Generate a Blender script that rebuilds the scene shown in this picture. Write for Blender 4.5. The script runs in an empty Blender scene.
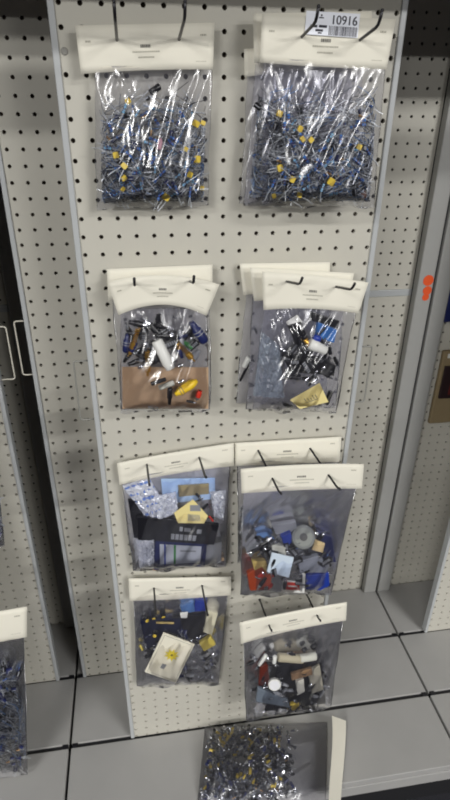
import bpy, bmesh, math, random
from mathutils import Vector, Matrix
random.seed(7)
C = bpy.context.scene.collection
IN = 0.0254
DECK = 0.15            # top of the base deck above the floor
ZS = 1.628             # height of the top visible row of holes

# ------------------------------------------------------------------ camera (measured from the 1 inch hole lattice)
F = 565.753
CAM = Vector((0.07173106, -0.8494946, -0.09846245 + ZS))
RX = Vector((0.98794019, -0.15452723, 0.00977283))     # image right
RY = Vector((-0.06456024, -0.46847812, -0.88111306))   # image down
RZ = Vector((0.14073431, 0.86985607, -0.47280468))     # view axis

def ray(x, y):
    return RX * ((x - 225) / F) + RY * ((y - 400) / F) + RZ

def at(x, y, Y):
    """the point of the vertical plane at depth Y that shows at a pixel"""
    d = ray(x, y)
    return CAM + d * ((Y - CAM.y) / d.y)

def at_z(x, y, z):
    d = ray(x, y)
    return CAM + d * ((z - CAM.z) / d.z)

cd = bpy.data.cameras.new('camera')
cam = bpy.data.objects.new('camera', cd)
C.objects.link(cam)
cd.sensor_fit = 'VERTICAL'
cd.sensor_height = 36.0
cd.lens = F / 800 * 36.0
cd.clip_start = 0.02
cam.matrix_world = Matrix(((RX.x, -RY.x, -RZ.x, CAM.x), (RX.y, -RY.y, -RZ.y, CAM.y), (RX.z, -RY.z, -RZ.z, CAM.z), (0, 0, 0, 1)))
bpy.context.scene.camera = cam

# ------------------------------------------------------------------ materials
def lin(c):
    return tuple(((v / 255) / 12.92 if v / 255 < .04045 else ((v / 255 + .055) / 1.055) ** 2.4) for v in c) + (1,)

MATS = {}
def mat(name, rgb, rough=.5, metal=0.0, noise=0.0, scale=60, bump=0.0, spec=.5, alpha=None, trans=0.0):
    if name in MATS:
        return MATS[name]
    m = bpy.data.materials.new(name)
    m.use_nodes = True
    nt = m.node_tree
    b = nt.nodes['Principled BSDF']
    b.inputs['Base Color'].default_value = lin(rgb)
    b.inputs['Roughness'].default_value = rough
    b.inputs['Metallic'].default_value = metal
    b.inputs['Specular IOR Level'].default_value = spec
    if trans:
        b.inputs['Transmission Weight'].default_value = trans
    if noise or bump:
        tc = nt.nodes.new('ShaderNodeTexCoord')
        n = nt.nodes.new('ShaderNodeTexNoise')
        n.inputs['Scale'].default_value = scale
        n.inputs['Detail'].default_value = 4
        nt.links.new(tc.outputs['Object'], n.inputs['Vector'])
        if noise:
            mx = nt.nodes.new('ShaderNodeMix')
            mx.data_type = 'RGBA'
            a = lin(rgb)
            mx.inputs[6].default_value = tuple(v * (1 - noise) for v in a[:3]) + (1,)
            mx.inputs[7].default_value = tuple(min(1, v * (1 + noise)) for v in a[:3]) + (1,)
            nt.links.new(n.outputs['Fac'], mx.inputs[0])
            nt.links.new(mx.outputs[2], b.inputs['Base Color'])
        if bump:
            bp = nt.nodes.new('ShaderNodeBump')
            bp.inputs['Strength'].default_value = bump
            bp.inputs['Distance'].default_value = .002
            nt.links.new(n.outputs['Fac'], bp.inputs['Height'])
            nt.links.new(bp.outputs['Normal'], b.inputs['Normal'])
    MATS[name] = m
    return m

def film(name, haze, tint=(222, 223, 238), gloss=.10, rough=.17, clear=.95):
    """clear polythene: mostly see-through, a thin milky haze and a sheen with crinkles"""
    m = bpy.data.materials.new(name)
    m.use_nodes = True
    nt = m.node_tree
    for n in list(nt.nodes):
        nt.nodes.remove(n)
    out = nt.nodes.new('ShaderNodeOutputMaterial')
    tr = nt.nodes.new('ShaderNodeBsdfTransparent')
    tr.inputs['Color'].default_value = (clear - .01, clear - .01, clear + .01, 1)
    df = nt.nodes.new('ShaderNodeBsdfDiffuse')
    df.inputs['Color'].default_value = lin(tint)
    gl = nt.nodes.new('ShaderNodeBsdfGlossy')
    gl.inputs['Roughness'].default_value = rough
    gl.inputs['Color'].default_value = (1, 1, 1, 1)
    tc = nt.nodes.new('ShaderNodeTexCoord')
    nz = nt.nodes.new('ShaderNodeTexNoise')
    nz.inputs['Scale'].default_value = 26
    nz.inputs['Detail'].default_value = 3
    nz.inputs['Distortion'].default_value = 1.2
    bp = nt.nodes.new('ShaderNodeBump')
    bp.inputs['Strength'].default_value = .11
    bp.inputs['Distance'].default_value = .004
    nt.links.new(tc.outputs['Object'], nz.inputs['Vector'])
    nt.links.new(nz.outputs['Fac'], bp.inputs['Height'])
    nt.links.new(bp.outputs['Normal'], gl.inputs['Normal'])
    fr = nt.nodes.new('ShaderNodeFresnel')
    fr.inputs['IOR'].default_value = 1.5
    ma = nt.nodes.new('ShaderNodeMath')
    ma.operation = 'MULTIPLY_ADD'
    ma.inputs[1].default_value = .9
    ma.inputs[2].default_value = gloss - .036
    ma.use_clamp = True
    nt.links.new(fr.outputs[0], ma.inputs[0])
    m1 = nt.nodes.new('ShaderNodeMixShader')
    m1.inputs[0].default_value = haze
    nt.links.new(tr.outputs[0], m1.inputs[1])
    nt.links.new(df.outputs[0], m1.inputs[2])
    m2 = nt.nodes.new('ShaderNodeMixShader')
    nt.links.new(ma.outputs[0], m2.inputs[0])
    nt.links.new(m1.outputs[0], m2.inputs[1])
    nt.links.new(gl.outputs[0], m2.inputs[2])
    nt.links.new(m2.outputs[0], out.inputs['Surface'])
    return m

PEG = mat('painted_hardboard', (194, 191, 180), .45, noise=.05, scale=9, spec=.35)
RAIL = mat('rail_enamel', (180, 183, 184), .35, noise=.03, scale=20)
WIRE = mat('white_wire', (212, 208, 194), .35)
DECKM = mat('deck_enamel', (166, 165, 163), .42, noise=.07, scale=14, spec=.4)
POST = mat('upright_enamel', (160, 160, 157), .4, noise=.04, scale=10)
DARK = mat('dark_slot', (30, 30, 33), .6)
BLACKSTEEL = mat('black_steel', (34, 33, 38), .38, metal=.3)
CARD = mat('cream_card', (236, 232, 217), .7, noise=.03, scale=25, spec=.2)
PRINT = mat('grey_print', (120, 118, 112), .7)
FAINT = mat('faint_print', (176, 172, 158), .7)
STICKER = mat('white_sticker', (243, 246, 255), .5)
INK = mat('black_ink', (38, 38, 52), .6)
STEEL = mat('tinned_wire', (182, 186, 192), .35, metal=.35)
STEELD = mat('dull_wire', (98, 102, 112), .4, metal=.4)
WIREK = mat('dark_wire', (38, 40, 46), .45)
WIREB = mat('blue_wire', (84, 120, 168), .4)
BLUE = mat('blue_lacquer', (58, 116, 186), .35)
LBLUE = mat('pale_blue_lacquer', (124, 178, 214), .35)
NAVY = mat('navy_plastic', (28, 36, 84), .35)
BBLUE = mat('bright_blue_plastic', (30, 56, 148), .4)
YELLOW = mat('yellow_plastic', (214, 186, 70), .4)
MUSTARD = mat('mustard_plastic', (172, 150, 92), .45)
BLACK = mat('black_plastic', (24, 24, 30), .35)
TAN = mat('tan_lacquer', (190, 158, 112), .4)
RED = mat('red_plastic', (198, 50, 34), .4)
MAROON = mat('maroon_lacquer', (92, 38, 30), .35)
ORANGE = mat('orange_sticker', (226, 84, 30), .55)
GREY = mat('grey_plastic', (140, 142, 148), .45)
WHITE = mat('white_plastic', (222, 222, 218), .4)
LABELY = mat('pale_yellow_label', (232, 216, 150), .65)
GOLD = mat('gold_plating', (196, 152, 70), .3, metal=.8)
NICKEL = mat('nickel_plating', (200, 202, 208), .2, metal=.9)
BROWNC = mat('brown_cardboard', (182, 154, 126), .8, noise=.06, scale=40, spec=.1)
GREEN = mat('green_plastic', (60, 130, 70), .4)
PALEBLUE = mat('pale_blue_paper', (170, 196, 232), .6)
PINK = mat('pink_plastic', (226, 178, 190), .4)
FOAM = mat('pale_foam', (196, 196, 186), .8)

# ------------------------------------------------------------------ mesh helpers
def wloc(o):
    p = o.location.copy()
    while o.parent is not None:
        o = o.parent; p += o.location
    return p

class MB:
    def __init__(s):
        s.v = []; s.f = []; s.m = []
    def add(s, vs, fs, m=0):
        o = len(s.v)
        s.v += [Vector(p) for p in vs]
        for f in fs:
            s.f.append(tuple(i + o for i in f)); s.m.append(m)
        return s
    def box(s, a, b, m=0):
        x0, y0, z0 = a; x1, y1, z1 = b
        return s.add([(x0, y0, z0), (x1, y0, z0), (x1, y1, z0), (x0, y1, z0), (x0, y0, z1), (x1, y0, z1), (x1, y1, z1), (x0, y1, z1)],
                     [(0, 3, 2, 1), (4, 5, 6, 7), (0, 1, 5, 4), (1, 2, 6, 5), (2, 3, 7, 6), (3, 0, 4, 7)], m)
    def lathe(s, p0, p1, prof, seg=12, m=0):
        """prof: (fraction along the axis, radius)"""
        p0 = Vector(p0); p1 = Vector(p1); ax = p1 - p0
        n = ax.normalized()
        u = n.orthogonal().normalized(); w = n.cross(u)
        vs = []; fs = []
        for t, r in prof:
            for k in range(seg):
                a = 2 * math.pi * k / seg
                vs.append(p0 + ax * t + (u * math.cos(a) + w * math.sin(a)) * r)
        for i in range(len(prof) - 1):
            for k in range(seg):
                a = i * seg + k; b = i * seg + (k + 1) % seg
                fs.append((a, b, b + seg, a + seg))
        fs.append(tuple(range(seg))[::-1])
        fs.append(tuple(range((len(prof) - 1) * seg, len(prof) * seg)))
        return s.add(vs, fs, m)
    def tube(s, pts, r, seg=6, m=0):
        pts = [Vector(p) for p in pts]
        n = len(pts); vs = []; fs = []
        t0 = (pts[1] - pts[0]).normalized()
        u = t0.orthogonal().normalized()
        for i, p in enumerate(pts):
            t = (pts[min(i + 1, n - 1)] - pts[max(i - 1, 0)]).normalized()
            u = (u - t * u.dot(t))
            u = u.normalized() if u.length > 1e-6 else t.orthogonal().normalized()
            w = t.cross(u)
            for k in range(seg):
                a = 2 * math.pi * k / seg
                vs.append(p + (u * math.cos(a) + w * math.sin(a)) * r)
        for i in range(n - 1):
            for k in range(seg):
                a = i * seg + k; b = i * seg + (k + 1) % seg
                fs.append((a, b, b + seg, a + seg))
        fs.append(tuple(range(seg))[::-1])
        fs.append(tuple(range((n - 1) * seg, n * seg)))
        return s.add(vs, fs, m)
    def ball(s, c, r, m=0, seg=10, rings=6, sc=(1, 1, 1)):
        c = Vector(c); vs = []; fs = []
        for i in range(rings + 1):
            th = math.pi * i / rings
            for k in range(seg):
                a = 2 * math.pi * k / seg
                vs.append(c + Vector((r * math.sin(th) * math.cos(a) * sc[0], r * math.sin(th) * math.sin(a) * sc[1], r * math.cos(th) * sc[2])))
        for i in range(rings):
            for k in range(seg):
                a = i * seg + k; b = i * seg + (k + 1) % seg
                fs.append((a, a + seg, b + seg, b))
        return s.add(vs, fs, m)
    def prism(s, quad, off, m=0):
        """a polygon pushed back by off: a slab with real thickness"""
        n = len(quad); q = [Vector(p) for p in quad]; off = Vector(off)
        vs = q + [p + off for p in q]
        fs = [tuple(range(n)), tuple(range(n, 2 * n))[::-1]] + [(i, i + n, (i + 1) % n + n, (i + 1) % n) for i in range(n)]
        return s.add(vs, fs, m)
    def build(s, name, mats, parent=None, bevel=0, smooth=False, origin=None, base=False):
        if not isinstance(mats, (list, tuple)):
            mats = [mats]
        if origin is None:
            if parent is not None:
                origin = wloc(parent)
            else:
                lo = Vector([min(v[i] for v in s.v) for i in range(3)]); hi = Vector([max(v[i] for v in s.v) for i in range(3)])
                origin = (lo + hi) / 2
                if base:
                    origin.z = lo.z
        origin = Vector(origin)
        me = bpy.data.meshes.new(name)
        me.from_pydata([v - origin for v in s.v], [], s.f)
        for mm in mats:
            me.materials.append(mm)
        me.polygons.foreach_set('material_index', s.m)
        bm = bmesh.new(); bm.from_mesh(me)
        bmesh.ops.recalc_face_normals(bm, faces=bm.faces)
        if bevel:
            bmesh.ops.bevel(bm, geom=[e for e in bm.edges if e.is_manifold and e.calc_face_angle(0) > .7], offset=bevel, segments=2, profile=.5, affect='EDGES')
        bm.to_mesh(me); bm.free()
        if smooth:
            for p in me.polygons:
                p.use_smooth = True
        me.update()
        o = bpy.data.objects.new(name, me)
        C.objects.link(o)
        if parent is not None:
            o.parent = parent
            o.location = (0, 0, 0)
        else:
            o.location = origin
        return o

def tag(o, label, cat, group=None, kind=None):
    o['label'] = label; o['category'] = cat
    if group: o['group'] = group
    if kind: o['kind'] = kind
    return o

def empty(name, loc, label, cat, group=None):
    o = bpy.data.objects.new(name, None)
    o.empty_display_size = .02
    C.objects.link(o); o.location = loc
    o.matrix_world = Matrix.Translation(loc)
    return tag(o, label, cat, group)

# ------------------------------------------------------------------ pegboard
def pegboard(mb, x0, x1, z0, z1, y, th, hx, hz, r=.0032, ring=16, m=0, edge=.008):
    """sheet with real drilled holes on a 1 inch lattice through (hx, hz)"""
    cols = [hx + k * IN for k in range(-80, 80) if x0 + edge < hx + k * IN < x1 - edge]
    rows = [hz + k * IN for k in range(-80, 80) if z0 + edge < hz + k * IN < z1 - edge]
    xb = [x0] + [(a + b) / 2 for a, b in zip(cols, cols[1:])] + [x1]
    zb = [z0] + [(a + b) / 2 for a, b in zip(rows, rows[1:])] + [z1]
    st = ring // 8
    V = mb.v; Fa = mb.f; M = mb.m
    cs = [(math.cos(2 * math.pi * k / ring), math.sin(2 * math.pi * k / ring)) for k in range(ring)]
    for i, cx in enumerate(cols):
        xa, xc = xb[i], xb[i + 1]
        for j, cz in enumerate(rows):
            za, zc = zb[j], zb[j + 1]
            per = [(xc, cz), (xc, zc), (cx, zc), (xa, zc), (xa, cz), (xa, za), (cx, za), (xc, za)]
            o = len(V)
            for yy in (y, y + th):
                V += [Vector((px, yy, pz)) for px, pz in per]
                V += [Vector((cx + r * c, yy, cz + r * s)) for c, s in cs]
            n = 8 + ring
            for k in range(8):
                k2 = (k + 1) % 8
                arc = [o + 8 + (k * st + q) % ring for q in range(st + 1)]
                Fa.append((o + k, o + k2) + tuple(reversed(arc))); M.append(m)
                Fa.append(tuple(arc_i + n for arc_i in arc) + (o + n + k2, o + n + k)); M.append(m)
            for k in range(ring):
                a = o + 8 + k; b = o + 8 + (k + 1) % ring
                Fa.append((a, b, b + n, a + n)); M.append(m)
    # outer rim of the sheet
    for (ax, az, bx, bz) in ((x0, z0, x1, z0), (x1, z0, x1, z1), (x1, z1, x0, z1), (x0, z1, x0, z0)):
        mb.add([(ax, y, az), (bx, y, bz), (bx, y + th, bz), (ax, y + th, az)], [(0, 1, 2, 3)], m)

def board_build(mb, name, m, parent):
    me = bpy.data.meshes.new(name)
    o0 = parent.matrix_world.translation
    me.from_pydata([v - o0 for v in mb.v], [], mb.f)
    me.materials.append(m)
    bm = bmesh.new(); bm.from_mesh(me)
    bmesh.ops.remove_doubles(bm, verts=bm.verts, dist=1e-5)
    bmesh.ops.recalc_face_normals(bm, faces=bm.faces)
    bm.to_mesh(me); bm.free()
    o = bpy.data.objects.new(name, me); C.objects.link(o); o.parent = parent
    return o

PANEL_TOP = 1.715
def panel(label, x0, x1, y, hx, hz, z0=DECK + .001, handles=(), ring=16, plug=None, handle_mat=None):
    """sliding display panel: drilled board, enamelled side rails, wire pull loops"""
    root = empty('sliding_pegboard', (x0 / 2 + x1 / 2, y, z0), label, 'display panel')
    mb = MB(); pegboard(mb, x0 + .0085, x1 - .0085, z0, PANEL_TOP, y, .005, hx, hz, ring=ring, edge=.003)
    board_build(mb, 'board', PEG, root)
    MB().box((x0 + .009, y + .0105, z0), (x1 - .009, y + .0135, PANEL_TOP)).build('hole_shade_sheet', mat('hole_shade_brown', (96, 84, 74), .8), root)  # dark sheet added behind the board so the holes look shaded
    for a, b in ((x0, x0 + .0085), (x1 - .0085, x1)):
        MB().box((a, y - .0035, z0), (b, y + .016, PANEL_TOP)).build('side_rail', RAIL, root, bevel=.0015)
    for side, za, zb, out in handles:
        xe = x0 + .002 if side < 0 else x1 - .002
        xo = (x0 - out) if side < 0 else (x1 + out)
        c = .004; d = c if side < 0 else -c
        pts = [(xe, y + .006, za), (xo + d, y + .006, za), (xo + d * .3, y + .006, za + c * .3), (xo, y + .006, za + c), (xo, y + .006, zb - c), (xo + d * .3, y + .006, zb - c * .3), (xo + d, y + .006, zb), (xe, y + .006, zb)]
        MB().tube(pts, .0014, 8).build('pull_handle', handle_mat or WIRE, root, smooth=True)
    if plug:
        px, pz = plug
        MB().lathe((px, y + .003, pz), (px, y - .0012, pz), [(0, .0045), (.8, .0046), (1, .0035)], 16).build('filler_plug', mat('filler_grey', (150, 148, 142), .5), root)
    return root

panel('cream pegboard panel in the middle, carrying the four rows of bagged parts', -.0135, .4455, 0, 0, ZS,
      handles=[(-1, 1.0445, 1.153, .0235), (1, 1.0425, 1.1515, .0215)], plug=(.0013, ZS - 2 * IN), handle_mat=mat('grey_wire', (142, 142, 136), .4))
hl = at(40 + 12 / 5.625, 38.6, .185)
panel('bare cream pegboard panel behind the left side of the middle panel', -.1385, .3205, .185, hl.x, hl.z, handles=[(-1, 1.0485, 1.1585, .0195)], ring=16)
hf = at(14.4 * 1.0, 200 + 440, .185)
panel('pegboard panel in the back track at the left edge, behind the hanging bag', -.66, -.2005, .185, -.2145, hl.z + .004, handles=[(1, 1.041, 1.149, .0265)], ring=16)
panel('pegboard panel in the back track at the right edge of the picture', .8385, 1.2975, .185, .8525, hl.z - .006, ring=16)
panel('pegboard panel in the front track beyond the left edge of the picture', -.75, -.305, 0, -.319, hl.z + .01, ring=8)

# ------------------------------------------------------------------ gondola: back boards, uprights, deck
BY = .376
hb = at(330 + 283 / 3.633, 213 / 3.633, BY)
SEAM = (-.1585, .7600)
def back_board(label, x0, x1, hx):
    root = empty('pegboard_backing', (x0 / 2 + x1 / 2, BY, .1288), label, 'back panel')
    mb = MB(); pegboard(mb, x0, x1, 1.131, 1.7155, BY, .004, hx, hb.z, ring=8); board_build(mb, 'upper_board', PEG, root)
    mb = MB(); pegboard(mb, x0, x1, .1288, 1.114, BY, .004, hx, hb.z, ring=8); board_build(mb, 'lower_board', PEG, root)
    MB().box((x0, BY - .0015, 1.1145), (x1, BY + .004, 1.1305)).build('splice_strip', RAIL, root, bevel=.001)
    return root
back_board('pegboard back of the right shelving bay, seen beside the middle panel', SEAM[0] + .0428, SEAM[1] - .0428, hb.x)
back_board('shaded pegboard back in the gap between the two left panels', SEAM[0] - .60, SEAM[0] - .0428, SEAM[0] - .061)
back_board('pegboard back beyond the right uprights, where a boxed product hangs', SEAM[1] + .0428, SEAM[1] + .60, SEAM[1] + .061)
MB().box((-1.0, BY + .02, .001), (1.6, BY + .03, 1.9)).build('core_board', DARK)
tag(bpy.data.objects['core_board'], 'dark core board inside the shelving behind the drilled backs', 'core board')
for k, (sx, nm) in enumerate(((SEAM[0], 'left'), (SEAM[1], 'right'))):
    for s in (-1, 1):
        a, b = sorted((sx + s * .0035, sx + s * .0425))
        lab = {('left', -1): 'shaded grey upright post at the left seam, nearer the left edge', ('left', 1): 'shaded grey upright post just left of the bare left panel',
               ('right', -1): 'grey upright post carrying three orange dot stickers', ('right', 1): 'grey upright post right of the dark slot, without stickers'}[(nm, s)]
        o = MB().box((a, .352, DECK + .0005), (b, .3745, 1.7165)).build('upright_post', POST, bevel=.0025, base=True)
        tag(o, lab, 'post')
    MB().box((sx - .003, .360, DECK - .021), (sx + .003, .374, 1.7165)).build('slotted_standard', DARK)
    tag(bpy.data.objects['slotted_standard' if k == 0 else 'slotted_standard.001'], 'dark slotted standard between the two %s upright posts' % nm, 'standard')
for (x, y, r), w in zip(((428.4, 280.5, .0128), (427.3, 290.6, .0108), (425.6, 297.2, .0085)), ('largest and topmost', 'middle', 'smallest and lowest')):
    p = at(x, y, .3515)
    o = MB().lathe((p.x, .35205, p.z), (p.x, .3513 - .0002 * (w == 'middle'), p.z), [(0, r), (1, r)], 24).build('dot_sticker', ORANGE)
    tag(o, 'round orange dot sticker, %s of three on the grey upright' % w, 'sticker', 'orange dot stickers')

# deck tiles: three strips deep (front, between the tracks, rear) in three bays
strips = [('front', -.178, -.004), ('middle', .006, .184), ('rear', .194, .374)]
bays = [('left', -1.05, SEAM[0] - .003), ('central', SEAM[0] + .003, SEAM[1] - .003), ('right', SEAM[1] + .003, 1.65)]
for bn, xa, xb in bays:
    for sn, ya, yb in strips:
        mb = MB(); mb.box((xa, ya, DECK - .02), (xb, yb, DECK))
        root = tag(mb.build('deck_tile', DECKM, bevel=.0018, base=False), 'grey steel deck panel, %s strip of the %s bay' % (sn, bn), 'deck tile')
        if sn == 'front':
            MB().box((xa, -.1795, .094), (xb, -.171, DECK - .0205)).build('front_lip', DECKM, root, bevel=.0015)
o = MB().box((-1.05, -.165, .001), (1.65, .3955, DECK - .0215)).build('plinth', DARK, base=True)
tag(o, 'dark recessed plinth under the grey deck', 'plinth')
for nm, ya in (('front', .001), ('back', .189)):
    for bn, xa, xb in bays:
        o = MB().box((xa + .002, ya - .0045, DECK - .0085), (xb - .002, ya + .0045, DECK - .0035)).build('floor_track', DARK, bevel=.001)
        tag(o, 'dark sliding track in the deck, %s track of the %s bay' % (nm, bn), 'track')
    for sx, sd in zip(SEAM, ('left', 'right')):
        for s, w in ((-1, 'left'), (1, 'right')):
            o = MB().box((sx + s * .0115 - .0068, ya - .0055, DECK - .0035), (sx + s * .0115 + .0068, ya + .0055, DECK + .0012)).build('track_plug', BLACK, bevel=.0015)
            tag(o, 'black track end plug %s of the %s seam in the %s track' % (w, sd, nm), 'plug')

# unseen canopy and front bar, shaped to cast the dark bands on the panels
cr = empty('shade_canopy', (.3, -.2, 1.74), 'unseen canopy over the display panels, shaped to shade their tops', 'canopy')
MB().box((-1.05, -.205, 1.795), (1.65, .392, 1.83)).build('canopy_board', mat('canopy_wood', (84, 62, 48), .6, noise=.15, scale=12), cr, bevel=.002)
MB().box((-1.05, -.05, 1.7168), (1.65, .392, 1.7945)).build('shade_board', mat('canopy_wood', (84, 62, 48)), cr, bevel=.002)  # unseen inner board, added to block low lamp light from the back
MB().box((-1.05, -.206, 1.684), (1.65, -.197, 1.757)).build('shade_bar', RAIL, cr, bevel=.001)  # unseen bar, sized to throw the dark shadow band
for x in (-1.0, -.7, .95, 1.6):
    MB().box((x - .006, -.1965, 1.70), (x + .006, -.190, 1.796)).build('bar_bracket', RAIL, cr)

# ------------------------------------------------------------------ room
FLOORM = mat('dark_carpet', (38, 38, 44), .95, noise=.35, scale=260, bump=.3)
CEILM = mat('ceiling_tile', (112, 112, 108), .9)
def structure(name, a, b, m):
    o = MB().box(a, b).build(name, m); o['kind'] = 'structure'; return o
structure('floor', (-5.5, -11, -.05), (6, 1.2, 0), FLOORM)
structure('ceiling', (-5.5, -11, 3.05), (6, 1.2, 3.1), CEILM)
structure('wall_back', (-5.5, 1.2, 0), (6, 1.25, 3.05), CEILM)
WALLM = mat('aisle_paint', (92, 90, 88), .9)
structure('wall_left', (-5.55, -11, 0), (-5.5, 1.2, 3.05), WALLM)
structure('wall_right', (6, -11, 0), (6.05, 1.2, 3.05), WALLM)
structure('wall_front', (-5.5, -11.05, 0), (6, -11, 3.05), WALLM)
o = MB().box((at_z(410, 789, 0).x - .004, at_z(410, 789, 0).y - .003, .0), (at_z(410, 789, 0).x + .004, at_z(410, 789, 0).y + .003, .0015)).build('paper_scrap', WHITE, base=True)
tag(o, 'tiny white paper scrap on the dark floor before the deck', 'scrap')

# ------------------------------------------------------------------ hooks
def hook(label, H, d, length=.10, tilt=10, side=0.0, tip=.014, to=None):
    """wire peg hook whose rod passes through H (the hole of the card, d in front of the board)"""
    if to is not None:
        dr = (Vector(to) - H).normalized()
    else:
        t = math.radians(tilt)
        dr = Vector((side, -math.cos(t), math.sin(t))).normalized()
    k = (H.y + .0045) / -dr.y
    base = H - dr * (-k) if False else H + dr * ((H.y + .0045) / -dr.y) * -1
    base = H - dr * ((-.0012 - H.y) / -dr.y)
    end = base + dr * ((length - .0012) / -dr.y)
    root = empty('peg_hook', base, label, 'hook', 'black wire peg hooks')
    up = Vector((side * .3, -.25, 1)).normalized()
    pts = [base + dr * ((-.0045 + .0005) / -dr.y) * 0, H * .5 + base * .5, H, end - dr * .005, end + dr * .001 + up * .0015, end + dr * .004 + up * .005, end + dr * .006 + up * tip]
    MB().tube(pts, .0019, 10).build('rod', BLACKSTEEL, root, smooth=True)
    MB().ball(pts[-1], .0021, 0).build('tip', BLACKSTEEL, root, smooth=True)
    MB().lathe((base.x, -.0003, base.z), (base.x, -.0030, base.z), [(0, .0028), (.7, .0028), (1, .0022)], 12).build('collar', BLACKSTEEL, root)
    return root

# ------------------------------------------------------------------ bags
def lerp2(q, u, v):
    (x0, y0), (x1, y1), (x2, y2), (x3, y3) = q    # TL TR BR BL
    xa = x0 + (x1 - x0) * u; ya = y0 + (y1 - y0) * u
    xb = x3 + (x2 - x3) * u; yb = y3 + (y2 - y3) * u
    return xa + (xb - xa) * v, ya + (yb - ya) * v

class Bag:
    def __init__(s, label, d, card, body, bulge, haze=.06, arch=(0, 0), bow=0.0, seed=1, holes=((.26, .32), (.73, .32)), group=None, folds=1.0, gloss=.065,
                 prints=True, gather=.5, droop=0.0, clear=.95, lines=()):
        s.d, s.card, s.body, s.bulge, s.arch, s.bow = d, card, body, bulge, arch, bow
        s.rnd = random.Random(seed); s.holes = holes; s.folds = folds; s.droop = droop
        R = s.rnd
        s.lines = []
        for hu, hv in holes:
            for k in range(0 if lines else R.randint(3, 4)):
                s.lines.append((hu + R.uniform(-.05, .05), -.05, R.gauss(0, .42) + (.5 - hu) * gather, R.uniform(.012, .022), R.uniform(.3, .62), R.choice((1, 1, -.7)) * R.uniform(.0008, .0016)))
        s.folds_px = lines
        s.ph = [(R.uniform(3, 9), R.uniform(2, 8), R.uniform(0, 6.3), R.uniform(.0003, .0009)) for _ in range(8)]
        bot = at(*lerp2(body, .5, 1), -d)
        s.root = empty('hanging_bag', (bot.x, -d, bot.z), label, 'bag', group)
        s.fl = [s.uv(*l[:2]) + s.uv(*l[2:]) for l in lines]
        s.make_card(prints)
        s.clear = clear; s.make_film(haze, gloss)
    # -- header card
    def cp(s, u, v, off=0.0):
        x, y = lerp2(s.card, u, v)
        a = s.arch[0] * (1 - v) + s.arch[1] * v
        y -= a * (1 - (2 * u - 1) ** 2)
        yy = -s.d - s.bow * (1 - (2 * u - 1) ** 2) - .0006 * math.sin(7 * u + 3 * v) - off
        return at(x, y, yy)
    def make_card(s, prints):
        nu, nv = 24, 6
        mb = MB(); vs = []; fs = []
        for side, off in ((0, .0008), (1, -.0008)):
            for j in range(nv + 1):
                for i in range(nu + 1):
                    o_ = off * (0.2 + .8 * min(1, j / 1.5))
                    vs.append(s.cp(i / nu, j / nv, o_))
        n = (nu + 1) * (nv + 1)
        for j in range(nv):
            for i in range(nu):
                a = j * (nu + 1) + i
                fs.append((a, a + 1, a + nu + 2, a + nu + 1))
                fs.append((a + n, a + n + nu + 1, a + n + nu + 2, a + n + 1))
        ringi = [i for i in range(nu + 1)] + [j * (nu + 1) + nu for j in range(1, nu + 1 - nu + nv)] 
        per = [i for i in range(nu)] + [j * (nu + 1) + nu for j in range(nv)] + [nv * (nu + 1) + i for i in range(nu, 0, -1)] + [j * (nu + 1) for j in range(nv, 0, -1)]
        for a, b in zip(per, per[1:] + per[:1]):
            fs.append((a, a + n, b + n, b))
        mb.add(vs, fs, 0)
        if prints:
            R = s.rnd
            def dash(u0, u1, v0, v1, m):
                k = 4
                for q in range(k):
                    a = u0 + (u1 - u0) * q / k; b = u0 + (u1 - u0) * (q + 1) / k
                    mb.add([s.cp(a, v0, .00105), s.cp(b, v0, .00105), s.cp(b, v1, .00105), s.cp(a, v1, .00105)], [(0, 1, 2, 3)], m)
            def words(u0, u1, v, h, m):
                u = u0
                while u < u1:
                    w = R.uniform(.006, .014)
                    dash(u, min(u + w, u1), v, v + h, m); u += w + .003
            words(.46, .535, .44, .07, 1)
            words(.40, .60, .58, .035, 2)
            words(.44, .56, .70, .035, 2)
            words(.06, .10, .32, .04, 2)
            words(.90, .945, .24, .04, 2)
            words(.87, .95, .82, .012, 2)
        s.card_obj = mb.build('header_card', [CARD, PRINT, FAINT], s.root)
        for p in s.card_obj.data.polygons:
            p.use_smooth = p.material_index == 0 and len(p.vertices) == 4 and p.area > 1e-5
    # -- plastic pouch
    def bul(s, u, v):
        u = min(1, max(0, u)); v = min(1, max(0, v))
        return s.bulge * (1 - abs(2 * u - 1) ** 3) * (min(1, v / .7) ** 1.1) * (1 - max(0, (v - .86) / .14) ** 2.2)
    def wr(s, u, v):
        w = 0
        for (lu, lv, sl, wd, ln, A) in s.lines:
            t = (v - lv)
            if t < 0: continue
            du = u - (lu + sl * t)
            w += A * math.exp(-(du / wd) ** 2) * math.exp(-(t / ln) ** 3) * min(1, t * 8)
        w *= s.folds
        for (ax, ay, bx, by) in s.fl:
            dx, dy = bx - ax, by - ay; L2 = dx * dx + dy * dy
            t = ((u - ax) * dx + (v - ay) * dy) / L2
            if -.1 < t < 1.15:
                ds = abs((u - ax) * dy - (v - ay) * dx) / math.sqrt(L2)
                w += .0017 * s.folds * math.exp(-(ds / .023) ** 2) * min(1, (t + .1) * 6) * min(1, max(0, 1.15 - t) * 4)
        for a, b, p, A in s.ph:
            w += A * math.sin(a * 6 * u + b * 4 * v + p) * min(1, v * 4)
        env = min(1, 12 * u) * min(1, 12 * (1 - u)) * min(1, 14 * (1 - v) + .15)
        return w * env
    def uv(s, x, y):
        (x0, y0), (x1, y1), (x2, y2), (x3, y3) = s.body
        v = .5; u = .5
        for _ in range(6):
            yt = y0 + (y1 - y0) * u; yb = y3 + (y2 - y3) * u
            v = (y - yt) / (yb - yt)
            xa = x0 + (x3 - x0) * v; xb = x1 + (x2 - x1) * v
            u = (x - xa) / (xb - xa)
        return u, v
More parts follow.
